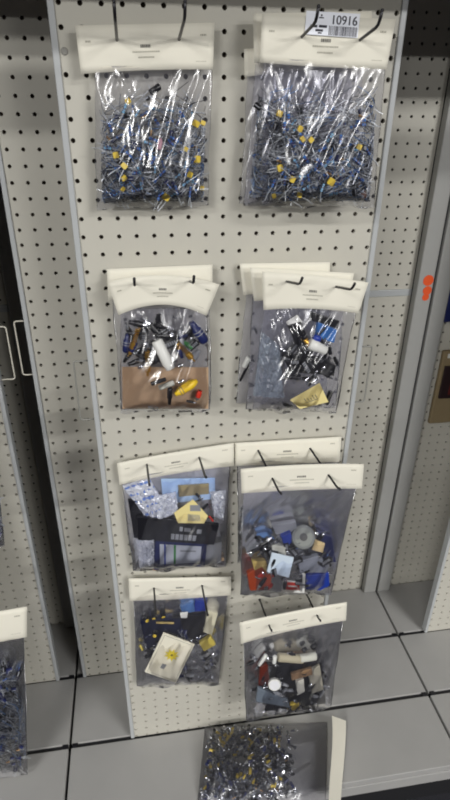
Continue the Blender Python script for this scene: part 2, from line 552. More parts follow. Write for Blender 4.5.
    def make_film(s, haze, gloss):
        nu, nv = 84, 84
        vs = []; fs = []
        for side in (0, 1):
            for j in range(nv + 1):
                for i in range(nu + 1):
                    u, v = i / nu, j / nv
                    x, y = lerp2(s.body, u, v)
                    if j == nv:
                        y += 1.5 * math.sin(9 * u + s.ph[0][2]) + .8 * math.sin(23 * u)
                    e = (1.6 * math.sin(7 * v + s.ph[1][2]) + math.sin(17 * v)) * (1 if i in (0, nu) else 0)
                    yy = -s.d
                    if side == 0:
                        yy -= s.bul(u, v) + max(s.wr(u, v), -s.bul(u, v) * .8) + .0003
                    else:
                        yy += min(.003, s.d * .12) * math.sin(math.pi * u) * math.sin(math.pi * v) - .0003
                    p = at(x, y, -s.d)
                    p.x += e * .0012
                    # the front sheet keeps the pouch outline and only moves outward
                    q = at(x, y, -s.d - s.bul(u, v))
                    p = p.lerp(q, .6); p.y = yy
                    p.y -= s.droop * 0
                    vs.append(p)
        n = (nu + 1) * (nv + 1)
        for j in range(nv):
            for i in range(nu):
                a = j * (nu + 1) + i
                fs.append((a, a + 1, a + nu + 2, a + nu + 1))
                fs.append((a + n, a + n + nu + 1, a + n + nu + 2, a + n + 1))
        per = [i for i in range(nu)] + [j * (nu + 1) + nu for j in range(nv)] + [nv * (nu + 1) + i for i in range(nu, 0, -1)] + [j * (nu + 1) for j in range(nv, 0, -1)]
        for a, b in zip(per, per[1:] + per[:1]):
            fs.append((a, a + n, b + n, b))
        mb = MB(); mb.add(vs, fs)
        k_ = 2 * nu * nv
        mb.m = [q % 2 if q < k_ else 1 for q in range(len(fs))]
        key = 'film_%d_%d_%d' % (haze * 1000, gloss * 1000, s.clear * 1000)
        if key not in MATS:
            MATS[key] = film(key, haze * .12, gloss=gloss, clear=.968)
            MATS[key + '_back'] = film(key + '_back', haze * 1.7, gloss=gloss * .6, clear=s.clear - .02)
        s.film = mb.build('plastic_pouch', [MATS[key], MATS[key + '_back']], s.root, smooth=True)
    def inside(s, x, y, f=.5):
        """a point inside the pouch seen at pixel x, y; f runs from back sheet to front sheet"""
        u, v = s.uv(x, y)
        return at(x, y, -s.d - s.bul(u, v) * f)
    def hooks(s, names, **kw):
        for (hu, hv), nm in zip(s.holes, names):
            hook(nm, s.cp(hu, hv), s.d, **kw)

# ------------------------------------------------------------------ small parts (built once, copied)
PROTO = {}
def proto(key, fn, n=4):
    if key not in PROTO:
        PROTO[key] = [fn(random.Random(100 + k * 17 + len(key))) for k in range(n)]
    return PROTO[key]

def lead_pts(R, a, d, L):
    pts = [a]; p = Vector(a); d = Vector(d)
    for k in range(3):
        d = (d + Vector((R.uniform(-.25, .25), R.uniform(-.12, .12), R.uniform(-.25, .25)))).normalized()
        p = p + d * L / 3
        pts.append(p.copy())
    return pts

def mesh_of(mb, mats):
    me = bpy.data.meshes.new('part')
    me.from_pydata(mb.v, [], mb.f)
    for m in mats: me.materials.append(m)
    me.polygons.foreach_set('material_index', mb.m)
    bm = bmesh.new(); bm.from_mesh(me); bmesh.ops.recalc_face_normals(bm, faces=bm.faces); bm.to_mesh(me); bm.free()
    return me

def resistor(col, L=.0075, r=.0013, lead=.011):
    def fn(R):
        mb = MB()
        h = L / 2
        mb.lathe((-h, 0, 0), (h, 0, 0), [(0, r * .5), (.06, r), (.25, r * 1.02), (.3, r * .85), (.7, r * .85), (.75, r * 1.02), (.94, r), (1, r * .5)], 8)
        for t in (.2, .4, .5, .78):
            mb.lathe((-h + L * t, 0, 0), (-h + L * (t + .06), 0, 0), [(0, r * 1.05), (1, r * 1.05)], 8, 2)
        mb.tube(lead_pts(R, (h, 0, 0), (1, 0, 0), lead * R.uniform(.7, 1.2)), .00038, 4, 1)
        mb.tube(lead_pts(R, (-h, 0, 0), (-1, 0, 0), lead * R.uniform(.7, 1.2)), .00038, 4, 1)
        return mesh_of(mb, [col, STEEL, MAROON])
    return fn
def disc_cap(col, w=.0058, sq=True, lead=.014):
    def fn(R):
        mb = MB()
        if sq:
            a = w * R.uniform(.42, .55); b = w * R.uniform(.4, .5); t = .0015
            k = .25
            oct_ = [(-a, -b + k * b), (-a + k * a, -b), (a - k * a, -b), (a, -b + k * b), (a, b - k * b), (a - k * a, b), (-a + k * a, b), (-a, b - k * b)]
            mb.prism([(x, -t, z) for x, z in oct_], (0, 2 * t, 0))
        else:
            mb.ball((0, 0, 0), w * .55, 0, 12, 8, (1, .42, 1))
            b = w * .5
        for s in (-1, 1):
            mb.tube(lead_pts(R, (s * w * .3, 0, -w * .38), (s * .12, 0, -1), lead * R.uniform(.7, 1.2)), .00038, 4, 1)
        return mesh_of(mb, [col, STEEL])
    return fn
def electrolytic(col, r=.0032, L=.009, lead=.010):
    def fn(R):
        mb = MB()
        mb.lathe((0, 0, -L / 2), (0, 0, L / 2), [(0, r * .8), (.04, r), (.12, r), (.16, r * .92), (.2, r), (.95, r), (1, r * .85)], 12)
        mb.lathe((0, 0, L / 2), (0, 0, L / 2 + .0003), [(0, r * .8), (1, r * .78)], 12, 2)
        mb.box((-.0006, -r * 1.02, -L * .35), (.0006, -r * .9, L * .4), 2)
        for s in (-1, 1):
            mb.tube(lead_pts(R, (s * r * .4, 0, -L / 2), (0, 0, -1), lead * R.uniform(.6, 1.2)), .00038, 4, 1)
        return mesh_of(mb, [col, STEEL, GREY])
    return fn
def plug(col, metalm, L=.034, r=.0048):
    def fn(R):
        mb = MB()
        mb.lathe((-L * .55, 0, 0), (L * .1, 0, 0), [(0, r * .55), (.05, r * .7), (.3, r * .8), (.34, r), (.95, r), (1, r * .9)], 14)
        for k in range(5):
            mb.lathe((-L * .55 + k * .0022, 0, 0), (-L * .55 + k * .0022 + .0012, 0, 0), [(0, r * .8), (1, r * .8)], 12)
        mb.lathe((L * .1, 0, 0), (L * .28, 0, 0), [(0, r * .8), (.5, r * .85), (1, r * .8)], 14, 1)
        mb.lathe((L * .28, 0, 0), (L * .5, 0, 0), [(0, r * .32), (.85, r * .32), (1, r * .1)], 10, 1)
        return mesh_of(mb, [col, metalm])
    return fn
def spring_plug(R):
    mb = MB(); pts = []
    L = .024
    for k in range(8 * 9 + 1):
        a = 2 * math.pi * k / 9
        pts.append((-L + L * k / 72, .0034 * math.cos(a), .0034 * math.sin(a)))
    mb.tube(pts, .0008, 5)
    mb.lathe((0, 0, 0), (.012, 0, 0), [(0, .004), (.1, .005), (.9, .005), (1, .004)], 14)
    mb.lathe((.012, 0, 0), (.02, 0, 0), [(0, .0022), (.8, .0022), (1, .001)], 10)
    return mesh_of(mb, [GOLD])
def header_block(col, pins=6):
    def fn(R):
        mb = MB(); p = .0032; L = pins * p
        mb.box((-L / 2, -.004, -.005), (L / 2, .004, .005))
        for k in range(pins):
            x = -L / 2 + p * (k + .5)
            mb.box((x - .0004, -.0004, -.0095), (x + .0004, .0004, -.005), 1)
            mb.box((x - .0009, -.0044, -.002), (x + .0009, -.0039, .003), 2)
        return mesh_of(mb, [col, NICKEL, GREY])
    return fn
def knob(body, top):
    def fn(R):
        mb = MB(); r = .0065
        mb.lathe((0, .006, 0), (0, -.006, 0), [(0, r), (.3, r), (.36, r * .86), (.92, r * .78), (1, r * .66)], 20)
        mb.lathe((0, -.006, 0), (0, -.0068, 0), [(0, r * .62), (.6, r * .62), (1, r * .5)], 20, 1)
        mb.box((-.0005, -.0072, 0), (.0005, -.0066, r * .7), 2)
        return mesh_of(mb, [body, top, BLACK])
    return fn
def screw_bit(col):
    def fn(R):
        mb = MB(); L = R.uniform(.008, .013)
        mb.lathe((-L / 2, 0, 0), (L * .3, 0, 0), [(0, .0011), (.1, .0016), (1, .0016)], 8)
        mb.lathe((L * .3, 0, 0), (L / 2, 0, 0), [(0, .003), (.6, .0032), (1, .0018)], 10)
        for k in range(4):
            x = -L * .45 + k * L * .17
            mb.lathe((x, 0, 0), (x + .0006, 0, 0), [(0, .0016), (.5, .0021), (1, .0016)], 8)
        return mesh_of(mb, [col])
    return fn
def lug(col):
    def fn(R):
        mb = MB()
        ring = []
        for k in range(13):
            a = 2 * math.pi * k / 12
            ring.append((.006 + .0032 * math.cos(a), 0, .0032 * math.sin(a)))
        mb.tube(ring, .0009, 6)
        mb.lathe((.003, 0, 0), (-.006, 0, 0), [(0, .0012), (.3, .0021), (1, .0023)], 8, 1)
        return mesh_of(mb, [NICKEL, col])
    return fn
def bottle_cell(col, end):
    def fn(R):
        mb = MB(); L = .03; r = .0065
        mb.lathe((-L / 2, 0, 0), (L / 2, 0, 0), [(0, r * .9), (.03, r), (.97, r), (1, r * .9)], 16)
        mb.lathe((L / 2, 0, 0), (L / 2 + .002, 0, 0), [(0, r * .4), (1, r * .35)], 10, 1)
        mb.lathe((L * .2, 0, 0), (L * .35, 0, 0), [(0, r * 1.02), (1, r * 1.02)], 16, 1)
        return mesh_of(mb, [col, end])
    return fn

def put(name, me, loc, rot, label, cat, group=None, scale=1):
    o = bpy.data.objects.new(name, me)
    C.objects.link(o)
    o.location = loc; o.rotation_euler = rot; o.scale = (scale,) * 3
    return tag(o, label, cat, group)

def scatter(bag, key, fn, name, n, region, label, cat, group, seed, f=(.15, .8), tilt=.5, dens=None, scale=(.85, 1.15), nvar=4, flat=None):
    R = random.Random(seed)
    vs = proto(key, fn, nvar)
    x0, y0, x1, y1 = region
    lim = .12 if key.startswith(('res', 'elec', 'cap')) and x1 - x0 > 60 else .05
    for k in range(n):
        while True:
            x = R.uniform(x0, x1); y = R.uniform(y0, y1)
            if lim > .1:
                u, v = bag.uv(x, y)
                if not (lim * R.uniform(.6, 1) < u < 1 - lim * R.uniform(.6, 1) and v < 1 - lim * R.uniform(.4, .9)): continue
            if dens is None or R.random() < dens((x - x0) / (x1 - x0), (y - y0) / (y1 - y0)): break
        u, v = bag.uv(x, y)
        if lim < .1 and not (lim < u < 1 - lim and v < 1 - lim * .75):
            x, y = lerp2(bag.body, min(1 - lim, max(lim, u)), min(1 - lim * .75, v))
        p = bag.inside(x, y, R.uniform(*f))
        a = R.uniform(0, 6.28) if flat is None else flat + R.gauss(0, .35) + (math.pi if R.random() < .5 else 0)
        put(name, vs[k % len(vs)], p, (R.gauss(0, tilt * .5), a, R.gauss(0, tilt * .6)), label, cat, group, R.uniform(*scale))

def slab(name, label, cat, q, bag, f, th, m, bevel=.0006, group=None, extra=None, mats=None, dy=(0, 0, 0, 0)):
    """flat piece in a bag: its front face at pixel corners q, on the pouch's own depth, th thick"""
    cx = sum(p[0] for p in q) / len(q); cy = sum(p[1] for p in q) / len(q)
    Y = bag.inside(cx, cy, f).y if isinstance(bag, Bag) else bag
    P = [at(x, y, Y + (dy[i] if i < len(dy) else 0)) for i, (x, y) in enumerate(q)]
    mb = MB(); mb.prism(P, (0, th, 0))
    o = mb.build(name, m if isinstance(m, (list, tuple)) else [m], bevel=bevel)
    return tag(o, label, cat, group), P

def quad_uv(P, u, v, off):
    a = P[0].lerp(P[1], u); b = P[3].lerp(P[2], u)
    p = a.lerp(b, v)
    n = (P[1] - P[0]).cross(P[3] - P[0]).normalized()
    if n.y > 0: n = -n
    return p + n * off

def decal(P, rects, parent, name, m, off=.0004, th=.00025):
    mb = MB()
    for (u0, v0, u1, v1) in rects:
        q = [quad_uv(P, u0, v0, off), quad_uv(P, u1, v0, off), quad_uv(P, u1, v1, off), quad_uv(P, u0, v1, off)]
        mb.prism(q, (0, th, 0))
    return mb.build(name, m, parent)

def rod_px(name, label, cat, a, b, bag, f, r, prof, m, seg=16, fb=None, mats=None, bands=()):
    A = bag.inside(*a, f); B = bag.inside(*b, f if fb is None else fb)
    mb = MB(); mb.lathe(A, B, [(t, r * k) for t, k in prof], seg)
    for t0, t1, k in bands:
        mb.lathe(A.lerp(B, t0), A.lerp(B, t1), [(0, r * k), (1, r * k)], seg, 1)
    o = mb.build(name, m if isinstance(m, (list, tuple)) else [m], smooth=False)
    for p in o.data.polygons: p.use_smooth = len(p.vertices) == 4
    return tag(o, label, cat)

def tangle(bag, n, region, label, seed, dens, mats=(STEEL, STEELD, WIREK, WIREB)):
    R = random.Random(seed)
    mb = MB(); x0, y0, x1, y1 = region
    k = 0
    while k < n:
        x = R.uniform(x0, x1); y = R.uniform(y0, y1)
        if R.random() > dens((x - x0) / (x1 - x0), (y - y0) / (y1 - y0)): continue
        k += 1
        a = R.gauss(0, .8) + (0 if R.random() < .5 else math.pi)
        L = R.uniform(16, 42)
        f0 = R.uniform(.15, .85)
        pts = []
        bend = R.gauss(0, .12)
        for t in (-.5, -.17, .17, .5):
            px = x + math.cos(a + bend * t) * L * t; py = y - math.sin(a + bend * t) * L * t
            u, v = bag.uv(px, py)
            u = min(R.uniform(.92, .96), max(R.uniform(.04, .08), u)); v = min(R.uniform(.93, .965), v)
            px, py = lerp2(bag.body, u, v)
            pts.append(bag.inside(px, py, min(.87, max(.12, f0 + .25 * t * R.uniform(-1, 1)))))
        mb.tube(pts, R.choice((.0004, .0005, .0006)), 4, R.choice((0, 0, 0, 0, 1, 1, 1, 2, 2, 3)))
    o = mb.build('wire_lead_tangle', list(mats))
    tag(o, label, 'wire leads', kind='stuff')
    return o

#-------------------------------------------------------------- TOP LEFT
low = lambda u, v: .12 + .88 * min(1, v * 1.15) ** 1.4 if v > .12 else .05
b1 = Bag('clear bag of tangled component leads with cream header, top left on the middle panel', .022, ((75, 25.5), (214.5, 22.5), (213, 69.5), (81, 74)),
         ((94, 66), (212, 66), (208, 207), (97, 209)), .034, haze=.035, arch=(0, 1.5), seed=3, holes=((.292, .33), (.745, .35)), gather=1.1,
         lines=((96, 84, 122, 160), (119, 70, 144, 118), (178, 70, 148, 118), (195, 72, 168, 152), (210, 74, 170, 152), (128, 72, 131, 150)))
b1.hooks(('black wire peg hook through the left hole of the top left bag', 'black wire peg hook through the right hole of the top left bag'))
def lead_bag(b, reg, where, seed, ny, nb, nl, nk, nr, nt):
    g = ' in the %s bag' % where
    x0, y0, x1, y1 = reg
    tangle(b, nt, (x0 + 6, y0 + 22, x1 - 4, y1 - 3), 'tangled tinned wire leads of the components filling the %s bag' % where, seed, low)
    scatter(b, 'res_blue', resistor(BLUE), 'resistor', nb, (x0 + 8, y0 + 25, x1 - 6, y1 - 6), 'small blue resistor with wire leads' + g, 'resistor', 'blue resistors' + g, seed + 1, f=(.3, .97), dens=low, scale=(1.1, 1.7))
    scatter(b, 'res_pale', resistor(LBLUE), 'resistor', nl, (x0 + 8, y0 + 25, x1 - 6, y1 - 6), 'pale blue resistor with wire leads' + g, 'resistor', 'pale blue resistors' + g, seed + 2, f=(.4, .97), dens=low, scale=(1.1, 1.6))
    scatter(b, 'cap_yel', disc_cap(YELLOW), 'square_capacitor', ny, (x0 + 10, y0 + 18, x1 - 6, y1 - 8), 'small square yellow capacitor with two leads' + g, 'capacitor', 'yellow capacitors' + g, seed + 3, f=(.6, .95), dens=low, tilt=.25)
    scatter(b, 'elec_blk', electrolytic(BLACK), 'electrolytic_capacitor', nk, (x0 + 10, y0 + 20, x1 - 8, y1 - 8), 'black cylindrical capacitor with two leads' + g, 'capacitor', 'black capacitors' + g, seed + 4, f=(.25, .85), dens=low)
    scatter(b, 'elec_nav', electrolytic(NAVY, .0026, .007), 'electrolytic_capacitor', nk, (x0 + 10, y0 + 20, x1 - 8, y1 - 6), 'dark navy cylindrical capacitor with two leads' + g, 'capacitor', 'navy capacitors' + g, seed + 5, f=(.25, .9), dens=low)
    scatter(b, 'res_tan', resistor(TAN), 'resistor', nr, (x0 + 10, y0 + 25, x1 - 8, y1 - 6), 'small tan resistor with wire leads' + g, 'resistor', 'tan resistors' + g, seed + 6, f=(.3, .9), dens=low)
lead_bag(b1, (94, 70, 212, 208), 'top left', 20, 0, 75, 34, 26, 18, 1100)
Y1 = proto('cap_yel', disc_cap(YELLOW))
for k, (x, y, w, t) in enumerate(((128, 101, 1.0, 'uppermost, near the left fold'), (196, 123.5, 1.15, 'upper of those at the right side'), (203, 123, .9, 'beside the topmost one at the right side'), (197, 159, 1.2, 'at the right side, level with the middle'),
                        (190, 174.5, 1.05, 'right of centre, below the middle'), (166, 197, 1.2, 'bottommost, in the centre'), (124, 166, 1.1, 'left of centre, below the middle'), (116, 155, 1.0, 'close to the left side'),
                        (186, 149, .8, 'right of centre at mid height'), (124, 178, .9, 'at the lower left'), (123, 189, .8, 'in the lower left corner area'), (202, 188, .75, 'in the lower right corner'))):
    put('square_capacitor', Y1[k % 4], b1.inside(x, y, .93), (random.gauss(0, .15), random.uniform(0, 6.28), 0), 'square yellow capacitor in the top left bag, ' + t, 'capacitor', None, w * 1.25)
for (x0, y0, x1, y1, r, m, lab) in ((150, 93, 160, 86, .0042, BLACK, 'black cylindrical capacitor highest in the top left bag'), (147, 158, 157, 151, .0062, BLACK, 'fat black component in the centre of the top left bag')):
    rod_px('electrolytic_capacitor', lab, 'capacitor', (x0, y0), (x1, y1), b1, .55, r, [(0, .8), (.06, 1), (.14, 1), (.18, .9), (.22, 1), (.94, 1), (1, .85)], [m, GREY], bands=((.99, 1.005, .7),))
rod_px('neon_lamp', 'pinkish white glass lamp in the centre of the top left bag', 'lamp', (159, 150), (161, 138), b1, .85, .0028, [(0, .9), (.1, 1), (.7, 1), (.9, .6), (1, .2)], [PINK])

#-------------------------------------------------------------- TOP RIGHT (front bag and two behind it)
b2c = Bag('rearmost top right bag, only its left header edge showing', .014, ((244, 49), (352, 40), (352, 64), (244.5, 77)), ((248, 70), (352, 60), (352, 190), (240, 203)), .008, haze=.05, seed=31, group=None, folds=.5, prints=False)
b2b = Bag('bag between the front and rear ones of the top right stack', .032, ((253, 13.5), (372, 11), (372, 58), (254, 63)), ((256, 60), (362, 58), (366, 196), (244, 205)), .011, haze=.05, seed=32, folds=.5, prints=False)
b2 = Bag('front clear bag of component leads at top right, its header bearing a white price sticker', .052, ((262, 14), (396, 19), (386.5, 69.5), (260, 62.5)),
         ((263, 58), (385, 64), (374, 207), (262, 207)), .036, haze=.035, gloss=.045, folds=.7, arch=(0, -1), seed=5, holes=((.31, .43), (.755, .44)), gather=1.0,
         lines=((268, 68, 282, 130), (276, 68, 292, 110), (294, 66, 313, 97), (332, 68, 316, 97), (352, 68, 338, 130), (288, 68, 300, 120)))
b2.hooks(('black wire peg hook left of the price sticker on the top right bags', 'black wire peg hook right of the price sticker on the top right bags'), length=.105)
lead_bag(b2, (262, 66, 384, 206), 'front top right', 50, 0, 70, 22, 20, 18, 1100)
tangle(b2b, 260, (246, 90, 275, 202), 'tangled wire leads at the left edge of the middle top right bag', 61, low)
scatter(b2b, 'res_blue', resistor(BLUE), 'resistor', 10, (248, 110, 272, 198), 'small blue resistor in the bag behind the front top right bag', 'resistor', 'blue resistors in the middle top right bag', 62, dens=low)
scatter(b2b, 'elec_blk', electrolytic(BLACK), 'electrolytic_capacitor', 6, (248, 100, 272, 190), 'black capacitor in the bag behind the front top right bag', 'capacitor', 'black capacitors in the middle top right bag', 63)
for k, (x, y, w, t) in enumerate(((279.5, 113.5, 1.15, 'uppermost, at the left'), (300, 129, 1.0, 'highest of the three in the centre'), (302.5, 139, 1.0, 'middle of three in the centre'), (311, 140, .9, 'right one of the three in the centre'), (359, 147, 1.05, 'at the right side'),
                        (280, 168, 1.1, 'at the left, below the middle'), (292.5, 179.5, 1.1, 'lower left of centre'), (331, 181.5, 1.3, 'bottom, right of centre'), (299.5, 195, 1.0, 'bottommost, left of centre'), (274, 196, .8, 'in the lower left corner'))):
    put('square_capacitor', Y1[k % 4], b2.inside(x, y, .93), (random.gauss(0, .15), random.uniform(0, 6.28), 0), 'square yellow capacitor in front top right bag, ' + t, 'capacitor', None, w * 1.2)
put('disc_capacitor', proto('cap_mar', disc_cap(MAROON, .0105, False), 1)[0], b2.inside(363, 195, .6), (0, .3, 0), 'big dark red disc capacitor in the lower right corner of the top right bag', 'capacitor')

# price sticker on the front top right header
SQ = [(306.5, 10.6), (360.3, 13.9), (357.6, 38), (304.8, 34.2)]
SP = [at(x, y, -.0545) for x, y in SQ]
mb = MB(); mb.prism([SP[0], SP[1], SP[2], SP[3]], (0, .0004, 0))
def srect(u0, v0, u1, v1, m):
    mb.add([quad_uv(SP, u0, v0, .0002), quad_uv(SP, u1, v0, .0002), quad_uv(SP, u1, v1, .0002), quad_uv(SP, u0, v1, .0002)], [(0, 1, 2, 3)], m)
R = random.Random(5)
u = .44
while u < .97:
    w = R.choice((.008, .008, .014, .02)); srect(u, .57, min(u + w, .975), .97, 1); u += w + R.choice((.007, .01, .013))
srect(.09, .57, .22, .68, 1); srect(.25, .56, .40, .67, 1); srect(.19, .74, .33, .84, 1); srect(.24, .87, .31, .93, 1)
srect(.24, .23, .33, .28, 1); srect(.27, .12, .30, .20, 1)
tc_ = bpy.data.curves.new('digits', 'FONT'); tc_.body = '10916'; tc_.size = 1
to_ = bpy.data.objects.new('digits', tc_); C.objects.link(to_)
dg = bpy.context.evaluated_depsgraph_get()
tm = to_.evaluated_get(dg).to_mesh()
tv = [v.co.copy() for v in tm.vertices]; tf = [tuple(p.vertices) for p in tm.polygons]
to_.evaluated_get(dg).to_mesh_clear()
bpy.data.objects.remove(to_); bpy.data.curves.remove(tc_)
lx0 = min(v.x for v in tv); lx1 = max(v.x for v in tv); ly0 = min(v.y for v in tv); ly1 = max(v.y for v in tv)
for ob in (0, .006):
    mb.add([quad_uv(SP, .50 + ob + .455 * (v.x - lx0) / (lx1 - lx0), .50 - .38 * (v.y - ly0) / (ly1 - ly0), .00022 + ob * .002) for v in tv], tf, 1)
mb.build('price_sticker', [STICKER, INK], b2.root)

#-------------------------------------------------------------- SECOND ROW LEFT
b3b = Bag('bag behind the second row left one, only its header corners showing', .018, ((107, 269), (212.5, 264.5), (212.5, 292), (108, 300)), ((112, 292), (210, 290), (211, 405), (121, 408)), .013, haze=.05, seed=41, folds=.5, prints=False)
b3 = Bag('second row left bag with arched header card over connectors and a brown cardboard strip', .045, ((107, 282), (219.5, 284.5), (206.5, 316), (118.5, 315.5)),
         ((120, 308), (206, 308), (210, 411), (121, 412)), .03, haze=.045, arch=(8, 11), bow=.006, seed=8, holes=((.235, .22), (.745, .12)), gather=.9,
         lines=((133, 314, 127, 360), (140, 312, 157, 342), (176, 306, 182, 345), (188, 306, 178, 350), (196, 312, 206, 342), (160, 306, 163, 330)))
b3.hooks(('black wire peg hook at the left of the second row left bag', 'black wire peg hook at the right of the second row left bag'), length=.098, tilt=14, tip=.01)
slab('cardboard_strip', 'brown cardboard strip across the bottom of the second row left bag', 'cardboard', [(122, 367), (208.5, 367.5), (208.5, 409), (122.5, 409)], -b3.d - .0035, 0, .0016, BROWNC)
cyl = [(0, .85), (.05, 1), (.95, 1), (1, .85)]
rod_px('white_tube', 'long white plastic tube slanting in the second row left bag', 'tube', (156.5, 340), (170.5, 369), b3, .78, .0088, [(0, .8), (.04, 1), (.8, 1), (.86, .85), (1, .8)], [WHITE, GREY])
rod_px('yellow_plug', 'yellow plug lying before the brown cardboard strip', 'plug', (175, 394.5), (197, 380.5), b3, .92, .0076, [(0, .45), (.12, .6), (.2, .9), (.7, 1), (.85, .8), (1, .4)], [mat('bright_yellow', (236, 198, 44), .4), MUSTARD], bands=((.2, .24, 1.0), (.3, .34, 1.05)))
rod_px('black_plug', 'black plug pointing down before the brown cardboard strip', 'plug', (170, 388), (169.5, 404), b3, .85, .0042, [(0, .8), (.1, 1), (.6, 1), (.65, .75), (1, .6)], [BLACK])
rod_px('grey_sleeve', 'pale grey sleeve lying before the brown cardboard strip', 'sleeve', (159, 388), (174, 382.5), b3, .82, .0042, cyl, [FOAM])
rod_px('black_sleeve', 'short black sleeve lying left on the brown cardboard strip', 'sleeve', (151, 384), (166, 379), b3, .82, .0032, cyl, [BLACK])
rod_px('metal_ferrule', 'bright metal ferrule above the yellow plug', 'ferrule', (178, 383), (184, 380.5), b3, .9, .003, cyl, [NICKEL])
rod_px('metal_ferrule', 'bright metal ferrule on the upper edge of the brown cardboard strip', 'ferrule', (178, 366.5), (184, 364.5), b3, .85, .003, cyl, [NICKEL])
put('phono_plug', proto('plug_red', plug(RED, NICKEL, .018), 1)[0], b3.inside(198, 396, .8), (0, 1.9, 0), 'red plug at the lower right of the second row left bag', 'plug')
put('phono_plug', proto('plug_blk', plug(BLACK, NICKEL), 2)[0], b3.inside(192, 402, .7), (0, .3, 0), 'black plug at the lower right of the second row left bag', 'plug', None, .5)
put('screw_nut', proto('lug_n', lug(GREY), 1)[0], b3.inside(152, 408, .85), (0, .3, 0), 'little ring terminal at the bottom of the second row left bag', 'terminal')
for k, (x, y, a, t) in enumerate(((134, 342, 1.9, 'at the left'), (147.5, 365, 1.6, 'left of the white tube'), (187, 353, .9, 'right of the white tube'))):
    put('spring_plug', proto('spring', spring_plug, 1)[0], b3.inside(x, y, .75), (0, a, 0), 'gold spring tailed plug in the second row left bag, ' + t, 'plug', None, .95)
for (x0, y0, x1, y1, r, m, lab) in ((158, 322, 168, 340, .0075, BLACK, 'thick black plug above the white tube'), (143, 346, 157, 362, .0085, BLACK, 'thick black plug left of the white tube'), (128, 334, 126, 352, .006, NAVY, 'navy plug at the upper left'), (191, 322, 205, 342, .0078, NAVY, 'navy plug at the upper right'),
                                (180, 330, 181, 346, .005, GREY, 'grey plug in the middle'), (199, 350, 190, 362, .006, GREY, 'grey plug at the right'), (124, 362, 132, 350, .004, BLACK, 'thin black plug at the lower left'), (184, 342, 192, 348, .004, GREEN, 'green plug near the centre')):
    rod_px('cable_plug', lab + ' of the second row left bag', 'plug', (x0, y0), (x1, y1), b3, .45, r, [(0, .5), (.08, .65), (.3, .75), (.34, 1), (.9, 1), (1, .8)], [m, GREY], bands=((.42, .46, 1.03), (.56, .6, 1.03)))
scatter(b3, 'plug_blk', plug(BLACK, NICKEL), 'phono_plug', 20, (126, 322, 204, 366), 'black phono plug in the upper part of the second row left bag', 'plug', 'black plugs in the second row left bag', 71, f=(.15, .75), scale=(.7, 1.1), nvar=2)
scatter(b3, 'plug_gold', plug(NAVY, GOLD), 'phono_plug', 5, (126, 330, 204, 364), 'navy phono plug with gold tip in the second row left bag', 'plug', 'navy gold plugs in the second row left bag', 72, f=(.3, .75), scale=(.55, .8), nvar=2)
scatter(b3, 'hdr_blk', header_block(BLACK), 'pin_header', 4, (128, 330, 204, 362), 'black pin header block in the second row left bag', 'connector', 'pin headers in the second row left bag', 73, f=(.2, .5))

#-------------------------------------------------------------- SECOND ROW RIGHT (three bags)
b4c = Bag('rearmost second row right bag, at the far left of its stack', .014, ((239.5, 263.5), (330, 262), (330, 288), (243.5, 295)), ((246, 290), (330, 288), (326, 402), (236, 404)), .009, haze=.08, seed=51, folds=.6, prints=False)
b4b = Bag('middle bag of the second row right stack', .031, ((249.5, 267.5), (354, 273), (350, 296), (254, 301)), ((253, 296), (345, 294), (336, 408), (246, 410)), .011, haze=.08, seed=52, folds=.7, prints=False)
b4 = Bag('front second row right bag holding white and black parts and a yellow label', .052, ((262, 271.5), (368.5, 282.5), (358.5, 313.5), (263.5, 310)),
         ((264, 304), (356, 308), (336, 413), (252, 411)), .032, haze=.06, arch=(1.5, 3), bow=.004, seed=12, holes=((.235, .24), (.71, .27)), gather=.8,
         lines=((274, 308, 290, 365), (282, 306, 318, 378), (290, 306, 302, 350), (346, 312, 340, 350), (268, 312, 276, 350), (316, 308, 312, 340)))
b4.hooks(('black wire peg hook at the left of the second row right bags', 'black wire peg hook at the right of the second row right bags'), length=.104, tilt=12, side=.1, tip=.01)
slab('yellow_label', 'pale yellow handwritten label at the bottom of the second row right bag', 'label', [(290, 400), (319.5, 383), (328.5, 402), (300, 409)], b4, .9, .0006, LABELY, bevel=0)
o_, P_ = bpy.data.objects['yellow_label'], [at(x, y, -b4.d - b4.bul(*b4.uv(309, 398)) * .9 - .0004) for x, y in ((290, 400), (319.5, 383), (328.5, 402), (300, 409))]
decal(P_, [(.35 + .09 * k, .36 + .06 * (k % 3), .37 + .09 * k, .62) for k in range(5)] + [(.3, .66, .75, .69)], o_, 'scribble', PRINT, off=.0002, th=.0001)
slab('black_board', 'black flat strip slanting at the top of the second row right bag', 'strip', [(311, 312), (340, 321), (338, 329), (309, 320)], b4, .5, .004, BLACK)
slab('blue_box', 'blue box behind the white plug in the second row right bag', 'box', [(318, 322), (337, 330), (334, 343), (316, 337)], b4, .45, .008, BLUE)
slab('paper_slip', 'white paper slip at the upper left of the second row right bag', 'paper', [(286, 322), (297, 315), (303, 322), (291, 331)], b4, .6, .0008, WHITE, bevel=0)
slab('black_box', 'black box left of the white plug in the second row right bag', 'box', [(288, 326), (301, 322), (314, 352), (302, 358)], b4, .5, .01, BLACK)
rod_px('white_plug', 'fat white plug in the second row right bag', 'plug', (309, 343), (326, 351), b4, .85, .0095, [(0, .7), (.06, .95), (.4, 1), (.5, .85), (.95, .8), (1, .6)], [WHITE, GREY])
rod_px('blue_ring', 'blue ring on top of the white plug', 'ring', (313, 337), (320, 339.5), b4, .9, .0052, [(0, .8), (.1, 1), (.9, 1), (1, .8)], [BBLUE])
rod_px('brass_ring', 'brass terminal left of the white plug', 'terminal', (305, 339), (309, 347), b4, .8, .004, cyl, [GOLD])
slab('black_box', 'wide black block under the white plug in the second row right bag', 'box', [(285, 361), (322, 358), (336, 366), (334, 376), (290, 372)], b4, .6, .012, BLACK)
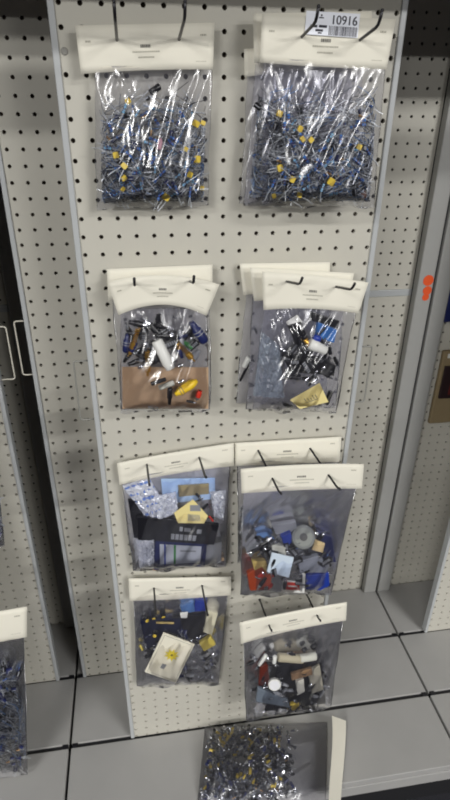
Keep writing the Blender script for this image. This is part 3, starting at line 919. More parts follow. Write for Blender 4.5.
rod_px('black_cable', 'black cable hanging at the left of the second row right stack', 'cable', (253, 355), (240, 381), b4c, .6, .0022, cyl, [BLACK])
rod_px('white_ferrule', 'white ferrule on the black cable of the second row right stack', 'ferrule', (249, 357), (244, 367), b4c, .9, .0045, cyl, [WHITE])
scatter(b4, 'plug_blk', plug(BLACK, NICKEL), 'phono_plug', 18, (282, 322, 338, 380), 'black phono plug in the second row right bag', 'plug', 'black plugs in the second row right bag', 81, f=(.3, .7), scale=(.55, .85), nvar=2)
scatter(b4, 'hdr_blk', header_block(BLACK), 'pin_header', 5, (286, 345, 336, 378), 'black pin header block in the second row right bag', 'connector', 'pin headers in the second row right bag', 82, f=(.3, .8))
scatter(b4, 'screw_n', screw_bit(NICKEL), 'machine_screw', 6, (280, 345, 334, 385), 'bright little screw in the second row right bag', 'screw', 'screws in the second row right bag', 83, f=(.6, .95))
rod_px('black_sleeve', 'black sleeve at the lower right of the second row right bag', 'sleeve', (331, 391), (326, 404), b4, .5, .0045, cyl, [BLACK])
rod_px('black_sleeve', 'black sleeve left of the yellow label in the second row right bag', 'sleeve', (284, 404), (292, 407), b4, .6, .003, cyl, [BLACK])
scatter(b4c, 'plug_blk', plug(BLACK, NICKEL), 'phono_plug', 4, (243, 318, 258, 392), 'black phono plug in the rearmost second row right bag', 'plug', 'black plugs in the rearmost bag', 84, f=(.1, .6), scale=(.4, .6), nvar=2)

#-------------------------------------------------------------- THIRD ROW LEFT
HZ = .21
b5 = Bag('third row left bag with a black box and a crinkled clear packet', .017, ((117, 463), (234, 443), (234, 466), (119.5, 485)),
         ((121, 478), (230, 462), (226, 566), (133, 572)), .036, haze=HZ, clear=.955, seed=15, folds=.6, holes=((.25, .33), (.70, .42)), arch=(1, 2))
b5.hooks(('black wire peg hook at the left of the third row left bag', 'black wire peg hook at the right of the third row left bag'), length=.088, tilt=6, tip=.004, side=.03)
o, P = slab('carton', 'long black carton across the third row left bag', 'box', [(137, 517), (219, 525), (214, 545), (138, 540)], b5, .62, .007, BLACK)
decal(P, [(.52, .25, .56, .45), (.58, .28, .66, .45), (.74, .3, .80, .5)] + [(.42 + .056 * k, .6, .465 + .056 * k, .86) for k in range(6)], o, 'carton_print', GREY)
o, P = slab('printed_box', 'navy box with a white panel at the bottom of the third row left bag', 'box', [(153, 540), (207, 544), (205, 566), (154, 570)], b5, .5, .005, NAVY)
decal(P, [(.12, .12, .9, .82)], o, 'white_panel', mat('pale_panel', (184, 188, 200), .6))
decal(P, [(.2, .12, .23, .82)], o, 'blue_stripe', BBLUE, off=.0008)
decal(P, [(.38, .12, .42, .82)], o, 'green_stripe', GREEN, off=.0008)
decal(P, [(.5, .3, .8, .36)], o, 'box_print', GREY, off=.0008)
o, P = slab('blue_paper', 'pale blue paper at the top of the third row left bag', 'paper', [(161, 479), (215, 478), (215, 499), (163, 504)], b5, .45, .0015, PALEBLUE)
o, P = slab('tan_strip', 'tan capacitor strip on the pale blue paper', 'strip', [(178, 486), (209, 484), (209, 494), (179, 497)], b5, .75, .004, mat('dull_tan', (150, 138, 108), .5))
o, P = slab('yellow_label', 'pale yellow label with barcode on the black carton', 'label', [(174, 513), (193, 499.5), (208, 516), (204, 523.5), (178, 523)], b5, .95, .0006, LABELY, bevel=0)
P2 = [P[0], P[1], P[2], P[4]]
decal([at(190, 505, P[0].y), at(200, 505, P[0].y), at(201, 511, P[0].y), at(190, 511, P[0].y)], [(0, 0, 1, 1)], o, 'label_patch', GREY, off=.0003, th=.0001)
decal([at(188, 514, P[0].y), at(200, 515, P[0].y), at(201, 521, P[0].y), at(188, 521, P[0].y)], [(.1 * k, 0, .1 * k + .05, 1) for k in range(10)], o, 'label_barcode', GREY, off=.0003, th=.0001)
# crinkled clear packet with blue print
def crinkle(name, label, q, bag, f, m, seed, amp=.006, n=22, cat='packet', printm=None):
    R = random.Random(seed); H = {}
    for j in range(n + 1):
        for i in range(n + 1): H[i, j] = R.uniform(-1, 1)
    def h(i, j): return (H[i, j] + .5 * (H[max(0, i - 1), j] + H[min(n, i + 1), j])) * amp * .5
    mb = MB(); vs = []; fs = []
    for sd in (0, 1):
        for j in range(n + 1):
            for i in range(n + 1):
                x, y = lerp2(q, i / n, j / n)
                p = bag.inside(x + R.uniform(-.6, .6), y + R.uniform(-.6, .6), f)
                e = min(1, 6 * min(i, n - i, j, n - j) / n)
                p.y += (h(i, j) * e - .001 - .003 * e) if sd == 0 else .0012
                vs.append(p)
    N = (n + 1) ** 2; ms = []
    for j in range(n):
        for i in range(n):
            a = j * (n + 1) + i
            fs.append((a, a + 1, a + n + 2, a + n + 1)); ms.append(1 if printm and j % 4 == 1 and i % 5 not in (0,) and R.random() < .75 else 0)
            fs.append((a + N, a + N + n + 1, a + N + n + 2, a + N + 1)); ms.append(0)
    per = [i for i in range(n)] + [j * (n + 1) + n for j in range(n)] + [n * (n + 1) + i for i in range(n, 0, -1)] + [j * (n + 1) for j in range(n, 0, -1)]
    for a, b in zip(per, per[1:] + per[:1]): fs.append((a, a + N, b + N, b)); ms.append(0)
    mb.v = [Vector(v) for v in vs]; mb.f = fs; mb.m = ms
    return tag(mb.build(name, [m] + ([printm] if printm else [])), label, cat)
CRK = film('crinkled_film', .6, (232, 236, 250), gloss=.12, rough=.25)
BPRINT = mat('blue_print', (96, 124, 190), .5)
crinkle('cloudy_packet', 'cloudy pale blue packet at the left of the second row right bag', ((262, 332), (279, 346), (284, 398), (253, 396)), b4, .5, film('cloudy_film', .24, (178, 194, 210), gloss=.05, rough=.3), 11, amp=.004)
crinkle('clear_packet', 'crinkled clear packet with blue print in the third row left bag', ((122, 486), (150, 478), (168, 512), (150, 522)), b5, .7, CRK, 3, printm=BPRINT)
crinkle('clear_packet', 'crinkled clear packet without print beside the yellow label', ((152, 497), (176, 492), (178, 512), (158, 520)), b5, .78, CRK, 4)
crinkle('clear_packet', 'crinkled clear packet at the right side of the third row left bag', ((210, 492), (226, 490), (224, 520), (214, 516)), b5, .66, CRK, 6)
crinkle('clear_packet', 'crinkled clear packet at the lower left of the third row left bag', ((136, 540), (154, 540), (154, 568), (140, 568)), b5, .66, CRK, 8)
slab('black_carton', 'dark carton edge behind the crinkled packet in the third row left bag', 'box', [(128, 500), (160, 505), (160, 540), (134, 538)], b5, .3, .012, BLACK)
slab('grey_sheet', 'grey printed sheet at the lower right of the third row left bag', 'paper', [(205, 546), (222, 542), (221, 562), (205, 566)], b5, .4, .001, GREY, bevel=0)
slab('cardboard_strip', 'brown cardboard edge along the bottom of the third row left bag', 'cardboard', [(152, 567.5), (224, 558), (224, 561), (153, 571)], b5, .4, .003, BROWNC)
rod_px('red_clip', 'small red clip right of the yellow label in the third row left bag', 'clip', (209, 516), (213, 521), b5, .9, .002, cyl, [RED])
scatter(b5, 'plug_blk', plug(BLACK, NICKEL), 'phono_plug', 6, (196, 490, 222, 522), 'black phono plug at the right of the third row left bag', 'plug', 'black plugs in the third row left bag', 91, f=(.2, .6), scale=(.5, .7), nvar=2)

#-------------------------------------------------------------- THIRD ROW RIGHT (two bags)
b6b = Bag('rear third row right bag, its header behind the one in front', .012, ((234.5, 443), (341.5, 436.5), (339.5, 462), (235, 466)), ((237, 462), (339, 458), (336, 560), (238, 562)), .03, haze=.05, clear=.955, seed=61, folds=.4, holes=((.22, .37), (.71, .40)))
b6 = Bag('front third row right bag with a grey disc, white square and red label', .074, ((240.5, 469), (364, 464), (362, 488.5), (241.5, 493.5)),
         ((243, 488), (357, 482), (331, 594), (240, 596)), .036, haze=HZ, clear=.955, seed=21, folds=.5, holes=((.255, .47), (.715, .43)), arch=(2, 1))
for (hu, hv), hn in zip(b6.holes, (('left', 0), ('right', 1))):
    A = b6b.cp(*b6b.holes[hn[1]]); B = b6.cp(hu, hv)
    hook('long black wire peg hook through the %s holes of both third row right bags' % hn[0], B, b6.d, length=.104, to=B + (B - A), tip=.004)
p = b6.inside(303, 537, .8)
mb = MB(); dr = Vector((0, -.75, .62)).normalized()
prof = [(0, .0205), (.15, .022), (.85, .022), (1, .0205)]
mb.lathe(p + dr * -.004, p + dr * .004, prof, 36)
mb.lathe(p + dr * .0041, p + dr * .0046, [(0, .0075), (1, .007)], 24, 1)
mb.lathe(p + dr * .0041, p + dr * .0044, [(0, .0165), (1, .0163)], 36, 2)
o = tag(mb.build('wire_reel', [mat('reel_dark', (92, 96, 96), .4), BLACK, mat('reel_grey', (112, 116, 112), .4)]), 'round grey disc with dark centre in the front third row right bag', 'reel')
slab('white_square', 'pale white square pad in the front third row right bag', 'pad', [(272, 553), (294, 558), (289, 578), (267, 572)], b6, .95, .003, mat('pale_pad', (205, 218, 232), .6), bevel=.0008)
o, P = slab('red_label', 'red and white label at the bottom of the front third row right bag', 'label', [(283, 580), (303, 582), (304, 593), (282, 592)], b6, .95, .0012, WHITE, bevel=0)
decal(P, [(.08, .12, .82, .78)], o, 'red_panel', RED); decal(P, [(.25, .38, .7, .5)], o, 'label_print', WHITE, off=.0008)
slab('white_tag', 'white upright tag beside the red label', 'tag', [(303, 573), (305.5, 574), (304.5, 593), (302, 592)], b6, .96, .001, WHITE, bevel=0)
slab('tan_tile', 'small tan square at the right of the grey disc', 'tile', [(315, 540), (325, 544), (323, 553), (312, 550)], b6, .9, .004, mat('tan_tile', (206, 184, 140), .6))
o, P = slab('blue_packet', 'bright blue packet at the lower right of the front third row right bag', 'packet', [(306, 576), (329, 573), (330, 586), (320, 591), (306, 590)], b6, .85, .01, BBLUE, bevel=.002)
for (q, m, lab, cat) in (([(247, 574), (262, 566), (272, 577), (270, 590), (250, 591)], mat('rust_plastic', (140, 58, 34), .45), 'rusty orange block at the lower left', 'block'), ([(252, 562), (266, 561), (270, 572), (256, 576)], MUSTARD, 'amber block above the rusty orange one', 'block'),
                         ([(246, 552), (256, 541), (261, 545), (251, 558)], GREY, 'grey strip at the left side', 'strip'), ([(257, 537), (268, 535), (276, 541), (262, 543)], mat('mid_blue', (84, 122, 176), .4), 'pale blue bar at the left', 'bar'), ([(281, 537), (291, 533), (294, 544), (284, 546)], BBLUE, 'bright blue block left of the grey disc', 'block'),
                         ([(272, 526), (296, 522), (298, 531), (276, 535)], mat('grey_foam', (126, 128, 136), .8), 'pale foam block above the grey disc', 'foam'), ([(298, 562), (318, 556), (330, 566), (326, 573), (300, 573)], mat('hazy_foam2', (132, 136, 148), .7), 'pale grey padded packet right of the white square', 'packet'),
                         ([(318, 532), (332, 538), (336, 562), (322, 566)], NAVY, 'dark navy box at the right side', 'box'), ([(272, 545), (287, 547), (286, 556), (272, 554)], FOAM, 'pale block above the white square', 'block')):
    slab(lab.split(' ')[-4] + '_piece' if False else cat + '_piece', lab + ' of the front third row right bag', cat, q, b6, .6 if cat != 'block' else .8, .01, m, bevel=.0015)
scatter(b6, 'plug_blk', plug(BLACK, NICKEL), 'phono_plug', 34, (250, 536, 330, 586), 'black phono plug among the parts of the front third row right bag', 'plug', 'black plugs in the third row right bag', 101, f=(.4, .95), scale=(.6, .95), nvar=2)
scatter(b6, 'hdr_blk', header_block(BLACK), 'pin_header', 14, (255, 540, 330, 586), 'black pin header among the parts of the front third row right bag', 'connector', 'pin headers in the third row right bag', 102, f=(.5, .95))
scatter(b6, 'screw_n', screw_bit(NICKEL), 'machine_screw', 8, (250, 532, 330, 588), 'bright screw among the parts of the front third row right bag', 'screw', 'screws in the third row right bag', 103, f=(.6, .95))
scatter(b6, 'res_blue', resistor(BLUE), 'resistor', 8, (255, 528, 330, 560), 'blue resistor among the parts of the front third row right bag', 'resistor', 'blue resistors in the third row right bag', 104, f=(.4, .9))
scatter(b6, 'plug_red', plug(RED, NICKEL, .018), 'phono_plug', 4, (248, 564, 280, 588), 'small red plug at the lower left of the front third row right bag', 'plug', 'red plugs in the third row right bag', 105, f=(.5, .9), nvar=1)
scatter(b6b, 'elec_blk', electrolytic(BLACK), 'electrolytic_capacitor', 8, (239, 500, 249, 556), 'black capacitor at the left edge of the rear third row right bag', 'capacitor', 'black capacitors in the rear third row bag', 106, f=(.5, 1.0))
scatter(b6b, 'screw_n', screw_bit(NICKEL), 'machine_screw', 4, (239, 500, 249, 556), 'bright screw at the left edge of the rear third row right bag', 'screw', 'screws in the rear third row bag', 107, f=(.6, 1.0))

#-------------------------------------------------------------- FOURTH ROW LEFT
b7 = Bag('fourth row left bag with a cream card bearing a yellow flower', .017, ((128.5, 578.5), (231, 576.5), (231, 595), (129.5, 601)),
         ((133, 595), (228, 591), (219, 684), (137, 687)), .036, haze=HZ * .9, clear=.955, seed=25, folds=.5, holes=((.245, .44), (.715, .4)), arch=(0, -1))
b7.hooks(('black wire peg hook at the left of the fourth row left bag', 'black wire peg hook at the right of the fourth row left bag'), length=.098, tilt=6, tip=.004, side=.01)
q7 = [(163.5, 633), (194.6, 644.6), (176, 683), (144.8, 672)]
o, P = slab('flower_card', 'cream card with a yellow flower in the fourth row left bag', 'card', q7, b7, .72, .003, mat('flower_cream', (236, 231, 212), .6), bevel=.0004)
decal(P, [(.05, .04, .065, .96), (.935, .04, .95, .96), (.05, .03, .95, .04), (.05, .955, .95, .965)], o, 'card_border', FAINT)
mb = MB(); ctr = quad_uv(P, .5, .4, .0006)
ex = (P[1] - P[0]).normalized(); ez = (P[0] - P[3]).normalized()
for k in range(9):
    a = 2 * math.pi * k / 9 + .2; L = .018
    d1 = ex * math.cos(a) + ez * math.sin(a); d2 = ex * -math.sin(a) + ez * math.cos(a)
    o_ = ctr + Vector((0, -.0006 - .00004 * k, 0))
    mb.prism([o_ + d1 * .001, o_ + d1 * L * .5 + d2 * .0036, o_ + d1 * L, o_ + d1 * L * .5 - d2 * .0036], (0, .0003, 0), 0)
mb.build('flower_petals', mat('flower_yellow', (228, 208, 48), .5), o)
MB().lathe(ctr + Vector((0, -.0004, 0)), ctr + Vector((0, -.0014, 0)), [(0, .003), (.6, .0028), (1, .0015)], 14).build('flower_centre', mat('flower_dark', (84, 74, 30), .6), o)
MB().prism([quad_uv(P, .36, .66, .0006), quad_uv(P, .5, .66, .0006), quad_uv(P, .47, .78, .0006), quad_uv(P, .36, .78, .0006)], (0, .0003, 0)).build('grey_mark', GREY, o)
for k, (x, y, t) in enumerate(((146, 619, 'leftmost of three in a row'), (154, 616, 'middle of three in a row'), (163, 614.5, 'right one of three in a row'), (155, 634, 'below the row, above the flower card'))):
    put('control_knob', proto('knob_y', knob(BLACK, YELLOW), 1)[0], b7.inside(x, y, .8), (-.3, random.uniform(0, 6), .1), 'yellow capped black knob in fourth row left bag, ' + t, 'knob', None, .95)
rod_px('knob_strip', 'mustard yellow strip under the row of yellow capped knobs', 'strip', (156, 622.5), (174, 623), b7, .85, .0022, cyl, [MUSTARD])
slab('blue_box', 'bright blue box at the top of the fourth row left bag', 'box', [(195, 601), (206, 601), (207, 611), (194, 612)], b7, .6, .01, BBLUE, bevel=.0015)
slab('pale_box', 'pale blue box left of the bright blue one in the fourth row left bag', 'box', [(180, 607), (194, 602), (195, 612), (182, 614)], b7, .5, .01, mat('mid_blue', (84, 122, 176), .4), bevel=.0015)
slab('white_slip', 'white slip under the bright blue box of the fourth row left bag', 'paper', [(180, 613), (188, 612), (187, 618), (181, 618)], b7, .9, .001, WHITE, bevel=0)
slab('white_block', 'pale cream block at the right side of the fourth row left bag', 'block', [(208, 611), (218, 614), (212, 636), (203, 632)], b7, .8, .01, mat('cream_block', (205, 200, 176), .5), bevel=.0015)
slab('yellow_block', 'dull yellow block right of the flower card', 'block', [(199, 644), (211, 637), (216, 645), (204, 652)], b7, .85, .01, mat('dull_yellow', (190, 172, 84), .5), bevel=.002)
slab('dark_sleeve', 'dark navy block at the upper left of the fourth row left bag', 'block', [(140, 621), (180, 618), (186, 636), (146, 650)], b7, .35, .012, mat('deep_navy', (22, 26, 52), .4), bevel=.002)
slab('black_carton', 'black block behind the rods of the fourth row left bag', 'box', [(172, 618), (206, 614), (204, 642), (178, 636)], b7, .35, .012, BLACK, bevel=.002)
scatter(b7, 'plug_blk', plug(BLACK, NICKEL), 'phono_plug', 30, (142, 624, 214, 680), 'black phono plug among the parts of the fourth row left bag', 'plug', 'black plugs in the fourth row left bag', 111, f=(.15, .42), scale=(.6, .9), nvar=2)
scatter(b7, 'elec_nav', electrolytic(NAVY, .0026, .007), 'electrolytic_capacitor', 14, (142, 622, 214, 680), 'navy capacitor among the parts of the fourth row left bag', 'capacitor', 'navy capacitors in the fourth row left bag', 112, f=(.2, .42), scale=(1, 1.7))
scatter(b7, 'plug_gry', plug(GREY, NICKEL), 'phono_plug', 9, (192, 646, 216, 680), 'grey phono plug at the right of the flower card', 'plug', 'grey plugs in the fourth row left bag', 113, f=(.3, .6), scale=(.5, .8), nvar=2)
scatter(b7, 'screw_n', screw_bit(NICKEL), 'machine_screw', 10, (140, 640, 214, 682), 'bright screw among the parts of the fourth row left bag', 'screw', 'screws in the fourth row left bag', 114, f=(.3, .45))
rod_px('yellow_sleeve', 'small yellow sleeve at the left edge of the fourth row left bag', 'sleeve', (140, 645), (143, 650), b7, .9, .003, cyl, [mat('dull_yellow', (190, 172, 84), .5)])

#-------------------------------------------------------------- FOURTH ROW RIGHT
b8 = Bag('fourth row right bag of pale rolls and a white round cap', .078, ((239.5, 622.5), (347, 602), (346, 620.5), (241, 644)),
         ((243, 638), (343, 618), (331, 708), (246, 720)), .034, haze=HZ * .8, clear=.955, seed=27, folds=.5, holes=((.27, .43), (.72, .43)), arch=(1, 2))
b8.hooks(('black wire peg hook through the left hole of the fourth row right bag', 'black wire peg hook through the right hole of the fourth row right bag'), length=.092, tilt=9, side=.03, tip=.003)
rod_px('tape_roll', 'long beige roll at the top of the fourth row right bag', 'roll', (278, 657), (303, 659), b8, .75, .0095, [(0, .85), (.03, 1), (.97, 1), (1, .9)], [mat('beige_roll', (168, 160, 138), .6), GREY])
rod_px('tape_roll', 'pale grey roll right of the beige roll in the fourth row right bag', 'roll', (300, 658.5), (316, 656), b8, .85, .0085, [(0, .85), (.04, 1), (.95, 1), (1, .8)], [FOAM, GREY])
p = b8.inside(274.5, 684.5, .93); dr = Vector((-.1, -.85, .3)).normalized()
mb = MB(); mb.lathe(p - dr * .006, p + dr * .003, [(0, .012), (.2, .0135), (.9, .0135), (1, .0125)], 28); mb.lathe(p + dr * .003, p + dr * .0034, [(0, .0105), (1, .0102)], 28, 1)
tag(mb.build('white_disc', [WHITE, mat('cap_top', (226, 226, 230), .45)]), 'white round cap in the fourth row right bag', 'cap')
rod_px('white_sleeve', 'white sleeve at the upper left of the fourth row right bag', 'sleeve', (259, 665), (266, 655), b8, .8, .0042, cyl, [WHITE])
rod_px('white_sleeve', 'short white sleeve left of the beige roll', 'sleeve', (274, 663), (275, 656), b8, .85, .0045, cyl, [WHITE])
for (q, m, lab, cat) in (([(291, 675), (312, 669), (313, 675), (292, 681)], mat('brown_strip', (136, 108, 80), .5), 'tan strip in the middle', 'strip'), ([(296, 682), (304, 680), (305, 692), (297, 696)], mat('offwhite_block', (186, 184, 176), .5), 'white block in the centre', 'block'), ([(308, 672), (320, 666), (324, 690), (312, 694)], mat('dull_strip', (150, 146, 134), .6), 'pale curved strip at the right', 'strip'),
                         ([(290, 705), (299, 703), (300, 710), (292, 711)], YELLOW, 'yellow piece at the bottom', 'piece'), ([(258, 688), (288, 700), (290, 708), (256, 702)], mat('bluegrey_wrap', (104, 114, 126), .6), 'blue grey wrap at the lower left', 'wrap'),
                         ([(260, 668), (268, 664), (270, 686), (258, 690)], MAROON, 'dark brown block at the left', 'block'), ([(278, 664), (322, 662), (326, 704), (264, 712)], BLACK, 'black backing tray among the rolls', 'tray')):
    slab(cat + '_piece', lab + ' of the fourth row right bag', cat, q, b8, .3 if cat == 'tray' else .85, .003 if cat == 'tray' else .008, m, bevel=.0018)
scatter(b8, 'plug_blk', plug(BLACK, NICKEL), 'phono_plug', 34, (252, 654, 328, 712), 'black phono plug among the parts of the fourth row right bag', 'plug', 'black plugs in the fourth row right bag', 121, f=(.5, .92), scale=(.6, .9), nvar=2)
scatter(b8, 'plug_gry', plug(GREY, NICKEL), 'phono_plug', 8, (256, 664, 328, 708), 'grey phono plug among the parts of the fourth row right bag', 'plug', 'grey plugs in the fourth row right bag', 122, f=(.5, .85), scale=(.6, .9), nvar=2)
scatter(b8, 'screw_n', screw_bit(NICKEL), 'machine_screw', 8, (250, 700, 330, 714), 'bright screw at the bottom of the fourth row right bag', 'screw', 'screws in the fourth row right bag', 123, f=(.6, .95))
rod_px('black_button', 'black knob at the upper right of the fourth row right bag', 'knob', (312, 648), (316, 644), b8, .6, .006, [(0, 1), (.5, 1), (.6, .8), (1, .7)], [BLACK])
rod_px('black_button', 'black knob above the beige roll of the fourth row right bag', 'knob', (303, 651), (306, 648), b8, .5, .005, [(0, 1), (.5, 1), (.6, .8), (1, .7)], [BLACK])

#-------------------------------------------------------------- BAG LYING ON THE DECK
class FlatBag:
    """a filled pouch lying on the deck; u runs along its length to the header, v from back to front"""
    def __init__(s):
        s.q = [(.168, .000), (.472, -.034), (.405, -.228), (.128, -.176)]
        s.z = DECK + .0006
        s.rnd = random.Random(9)
        s.ph = [(s.rnd.uniform(3, 9), s.rnd.uniform(3, 9), s.rnd.uniform(0, 6), s.rnd.uniform(.0004, .0012)) for _ in range(9)]
    def h(s, u, v):
        a = 1 - abs(2 * v - 1) ** 3.0
        b = min(1, (u / .12)) ** .6 if u < .12 else (1 if u < .62 else max(.12, 1 - (u - .62) / .38 * .9))
        return .046 * a * b
    def p(s, u, v, f):
        x, y = lerp2(s.q, u, v)
        return Vector((x, y, s.z + s.h(u, v) * f))
fb = FlatBag()
rt = empty('parts_bag', (.30, -.10, DECK), 'clear bag of small hardware lying flat on the deck', 'bag')
nu, nv = 70, 60; vs = []; fs = []
for sd in (0, 1):
    for j in range(nv + 1):
        for i in range(nu + 1):
            u, v = i / nu, j / nv
            q = fb.p(u, v, 1.0 if sd == 0 else 0)
            if sd == 0:
                w = sum(A * math.sin(a * 5 * u + b * 4 * v + ph) for a, b, ph, A in fb.ph)
                w += .004 * math.exp(-((u - .5 - .35 * (v - .5)) / .02) ** 2) * (v > .3)
                q.z += max(0, w + .001) * min(1, 8 * u, 8 * (1 - u)) * min(1, 8 * v, 8 * (1 - v)) + .0004
            vs.append(q)
n = (nu + 1) * (nv + 1)
for j in range(nv):
    for i in range(nu):
        a = j * (nu + 1) + i
        fs.append((a, a + 1, a + nu + 2, a + nu + 1)); fs.append((a + n, a + n + nu + 1, a + n + nu + 2, a + n + 1))
per = [i for i in range(nu)] + [j * (nu + 1) + nu for j in range(nv)] + [nv * (nu + 1) + i for i in range(nu, 0, -1)] + [j * (nu + 1) for j in range(nv, 0, -1)]
for a, b in zip(per, per[1:] + per[:1]): fs.append((a, a + n, b + n, b))
mb = MB(); mb.add(vs, fs); mb.build('plastic_pouch', film('deck_film', .035, gloss=.035), rt, smooth=True)
A0 = at_z(331.5, 716, .203); A1 = at_z(331, 803, .196); B0 = at_z(345.5, 721, .162); B1 = at_z(341.5, 806, .156)
mb = MB(); vs = []; fs = []
N = 16
for sd, off in ((0, .0012), (1, 0)):
    for j in range(N + 1):
        t = j / N
        for i in range(5):
            w = i / 4
            q = A0.lerp(A1, t).lerp(B0.lerp(B1, t), w)
            q.x += .004 * math.sin(4 * t + .6) * (1 - .4 * w) - off; q.z += off
            vs.append(q)
for j in range(N):
    for i in range(4):
        a = j * 5 + i; fs.append((a, a + 1, a + 6, a + 5)); n = 5 * (N + 1); fs.append((a + n, a + n + 5, a + n + 6, a + n + 1))
per = list(range(4)) + [j * 5 + 4 for j in range(N)] + [N * 5 + i for i in range(4, 0, -1)] + [j * 5 for j in range(N, 0, -1)]
n = 5 * (N + 1)
for a, b in zip(per, per[1:] + per[:1]): fs.append((a, a + n, b + n, b))
mb.add(vs, fs); mb.build('header_card', CARD, rt, smooth=False)
def deck_scatter(key, fn, name, n, label, cat, group, seed, f=(.15, .95), nvar=3, scale=(1.1, 1.7)):
    R = random.Random(seed); vs = proto(key, fn, nvar)
    for k in range(n):
        u = R.uniform(.05, .62) if R.random() < .9 else R.uniform(.6, .74); v = R.uniform(.1, .93)
        p = fb.p(u, v, R.uniform(*f)); p.z = max(p.z, fb.z + .004)
        put(name, vs[k % nvar], p, (R.uniform(0, 6.28), R.gauss(0, .5), R.uniform(0, 6.28)), label + ' in the bag lying on the deck', cat, group + ' in the deck bag', R.uniform(*scale))
deck_scatter('lug_navy', lug(NAVY), 'ring_terminal', 90, 'small navy ring terminal', 'terminal', 'navy terminals', 131)
deck_scatter('lug_blk', lug(BLACK), 'ring_terminal', 150, 'small black ring terminal', 'terminal', 'black terminals', 132)
deck_scatter('lug_yel', lug(YELLOW), 'ring_terminal', 40, 'small yellow ring terminal', 'terminal', 'yellow terminals', 133, f=(.6, .95))
deck_scatter('screw_n', screw_bit(NICKEL), 'machine_screw', 60, 'small bright screw', 'screw', 'bright screws', 134, f=(.5, .95))
deck_scatter('screw_d', screw_bit(STEELD), 'machine_screw', 90, 'small dull grey screw', 'screw', 'dull screws', 135)
deck_scatter('elec_blk', electrolytic(BLACK), 'electrolytic_capacitor', 60, 'small black capacitor', 'capacitor', 'black capacitors', 136, f=(.1, .8))
deck_scatter('res_tan', resistor(TAN), 'resistor', 14, 'small tan resistor', 'resistor', 'tan resistors', 137, f=(.6, .95), scale=(.8, 1.1))

#-------------------------------------------------------------- BAGS AT THE LEFT EDGE
b11 = Bag('clear bag of dark blue parts hanging at the lower left edge of the picture', .06, ((-100, 628), (27, 606.5), (27, 637), (-98, 660)), ((-98, 650), (24, 632), (28, 776), (-96, 790)), .04, haze=.05, seed=71, folds=1.2, holes=((.17, .35), (.33, .35)))
b11.hooks(('black wire peg hook of the lower left bag, outer one', 'black wire peg hook of the lower left bag, inner one'), length=.10)
tangle(b11, 500, (-60, 668, 24, 772), 'tangled wire leads filling the bag at the lower left edge', 141, lambda u, v: .25 + .75 * v)
def edge_scatter(key, fn, name, n, label, cat, group, seed, **kw):
    scatter(b11, key, fn, name, n, (-30, 668, 25, 770), label + ' in the bag at the lower left edge', cat, group + ' in the lower left bag', seed, **kw)
edge_scatter('elec_nav', electrolytic(NAVY, .0026, .007), 'electrolytic_capacitor', 34, 'navy capacitor with leads', 'capacitor', 'navy capacitors', 142, f=(.3, .9), scale=(1.2, 1.9))
edge_scatter('res_blue', resistor(BLUE), 'resistor', 26, 'blue resistor with leads', 'resistor', 'blue resistors', 143, f=(.3, .95), scale=(1, 1.4))
edge_scatter('elec_blk', electrolytic(BLACK), 'electrolytic_capacitor', 30, 'black capacitor with leads', 'capacitor', 'black capacitors', 144, f=(.2, .8), scale=(1.1, 1.7))
edge_scatter('res_tan', resistor(TAN), 'resistor', 6, 'tan resistor with leads', 'resistor', 'tan resistors', 145, f=(.6, .95))
b12 = Bag('dark bag just peeking in at the left edge of the picture, halfway down', .06, ((-112, 452), (-4, 432), (-4, 462), (-110, 482)), ((-108, 474), (-6, 456), (5.5, 546), (-100, 566)), .03, haze=.05, seed=73, folds=.6, holes=((.2, .35), (.4, .35)), prints=False)
b12.hooks(('black wire peg hook beyond the left edge, outer one of the upper bag', 'black wire peg hook beyond the left edge, inner one of the upper bag'), length=.10)
scatter(b12, 'elec_nav', electrolytic(NAVY, .0026, .007), 'electrolytic_capacitor', 14, (-14, 500, 4, 542), 'navy capacitor in the bag peeking in at the left edge', 'capacitor', 'navy capacitors in the peeking bag', 151, f=(.3, .9), scale=(1.2, 1.8))

#-------------------------------------------------------------- PRODUCT AT THE RIGHT EDGE
def wp(x, y, Y): return at(x, y, Y)
pr = empty('blister_pack', (.86, .35, .745), 'tan carded product with a dark window at the right edge of the picture', 'package')
Yp = .352
TLc = at(438.5, 352, Yp); BLc = at(429, 424, Yp)
W = .105
mb = MB(); mb.prism([(BLc.x, Yp, BLc.z), (BLc.x + W, Yp, BLc.z), (BLc.x + W, Yp, TLc.z), (BLc.x, Yp, TLc.z)], (0, .012, 0))
mb.build('backing_card', mat('tan_card', (138, 122, 92), .6, noise=.08, scale=30), pr, bevel=.003)
w0 = at(437, 366, Yp); w1 = at(433.5, 398, Yp)
mb = MB(); mb.prism([(BLc.x + .008, Yp - .008, w1.z), (BLc.x + W - .006, Yp - .008, w1.z), (BLc.x + W - .006, Yp - .008, w0.z), (BLc.x + .008, Yp - .008, w0.z)], (0, .0075, 0))
wn = mb.build('window_block', mat('dark_window', (44, 32, 34), .35), pr, bevel=.002)
MB().box((BLc.x + .03, Yp - .0095, w1.z + .012), (BLc.x + .075, Yp - .0082, w0.z - .03)).build('red_detail', mat('dim_red', (92, 34, 32), .5), pr)
MB().box((BLc.x + .012, Yp - .0018, TLc.z - .018), (BLc.x + .06, Yp - .0003, TLc.z - .006)).build('glossy_strip', WHITE, pr, bevel=.0005)
pz = TLc.z + .004
hk = empty('peg_hook', (BLc.x + W / 2, BY, pz), 'white wire hook holding the tan carded product at the right edge', 'hook')
MB().tube([(BLc.x + W / 2, BY - .0005, pz), (BLc.x + W / 2, BY - .02, pz), (BLc.x + W / 2, Yp - .06, pz + .006), (BLc.x + W / 2, Yp - .065, pz + .014)], .002, 8).build('rod', WIRE, hk, smooth=True)
a = at(449, 300, .355); b_ = at(449, 322, .355)
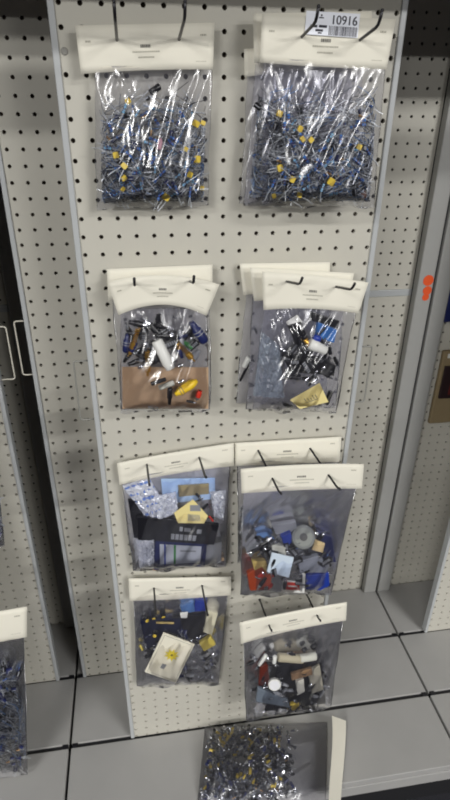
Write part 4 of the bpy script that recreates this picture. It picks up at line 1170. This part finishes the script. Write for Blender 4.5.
o = MB().prism([(a.x - .003, .352, b_.z), (a.x + .1, .352, b_.z), (a.x + .1, .352, a.z + .1), (a.x - .003, .352, a.z + .1)], (0, .02, 0)).build('hanging_box', NAVY, bevel=.003)
tag(o, 'dark navy box hanging above the tan carded product at the right edge', 'box')

# ------------------------------------------------------------------ light
def lamp(name, loc, size, energy, col, target):
    l = bpy.data.lights.new(name, 'AREA'); l.shape = 'RECTANGLE'; l.size, l.size_y = size; l.energy = energy; l.color = col
    o = bpy.data.objects.new(name, l); C.objects.link(o); o.location = loc
    o.rotation_euler = (Vector(target) - Vector(loc)).to_track_quat('-Z', 'Y').to_euler()
    return o
def tube_lamp(x, y, z, L, energy, label):
    root = empty('ceiling_light', (x, y, z), label, 'ceiling light')
    MB().box((x - L / 2, y - .08, z + .03), (x + L / 2, y + .08, z + .08)).build('housing', WHITE, root, bevel=.004)
    lamp('fluorescent_lamp', (x, y, z), (L, .14), energy, (1.0, .99, .97), (x, y + .35, z - 1))
KEY = 32
for x, L, y, e, lab in ((-1.75, 1.3, -2.4, 1.0, 'fluorescent ceiling light over the aisle, left of the display'), (2.0, 1.3, -2.4, 1.0, 'fluorescent ceiling light over the aisle, right of the display'),
                        (-2.5, 1.5, -4.6, 2.8, 'fluorescent ceiling light in the second row at the left'), (2.7, 1.5, -4.6, 2.8, 'fluorescent ceiling light in the second row at the right'),
                        (-3.2, 1.6, -8.5, 3.0, 'fluorescent ceiling light in the far row at the left'), (3.5, 1.6, -8.5, 3.0, 'fluorescent ceiling light in the far row at the right')):
    tube_lamp(x, y, 2.86, L, KEY * e, lab)
w = bpy.data.worlds.new('world'); bpy.context.scene.world = w; w.use_nodes = True
w.node_tree.nodes['Background'].inputs[0].default_value = (.80, .86, 1.0, 1)
w.node_tree.nodes['Background'].inputs[1].default_value = .3

sc = bpy.context.scene
sc.view_settings.view_transform = 'Standard'
sc.view_settings.look = 'None'
sc.view_settings.gamma = 1
sc.view_settings.exposure = .42
sc.cycles.transparent_max_bounces = 24
sc.cycles.max_bounces = 8
sc.cycles.filter_width = 1.9
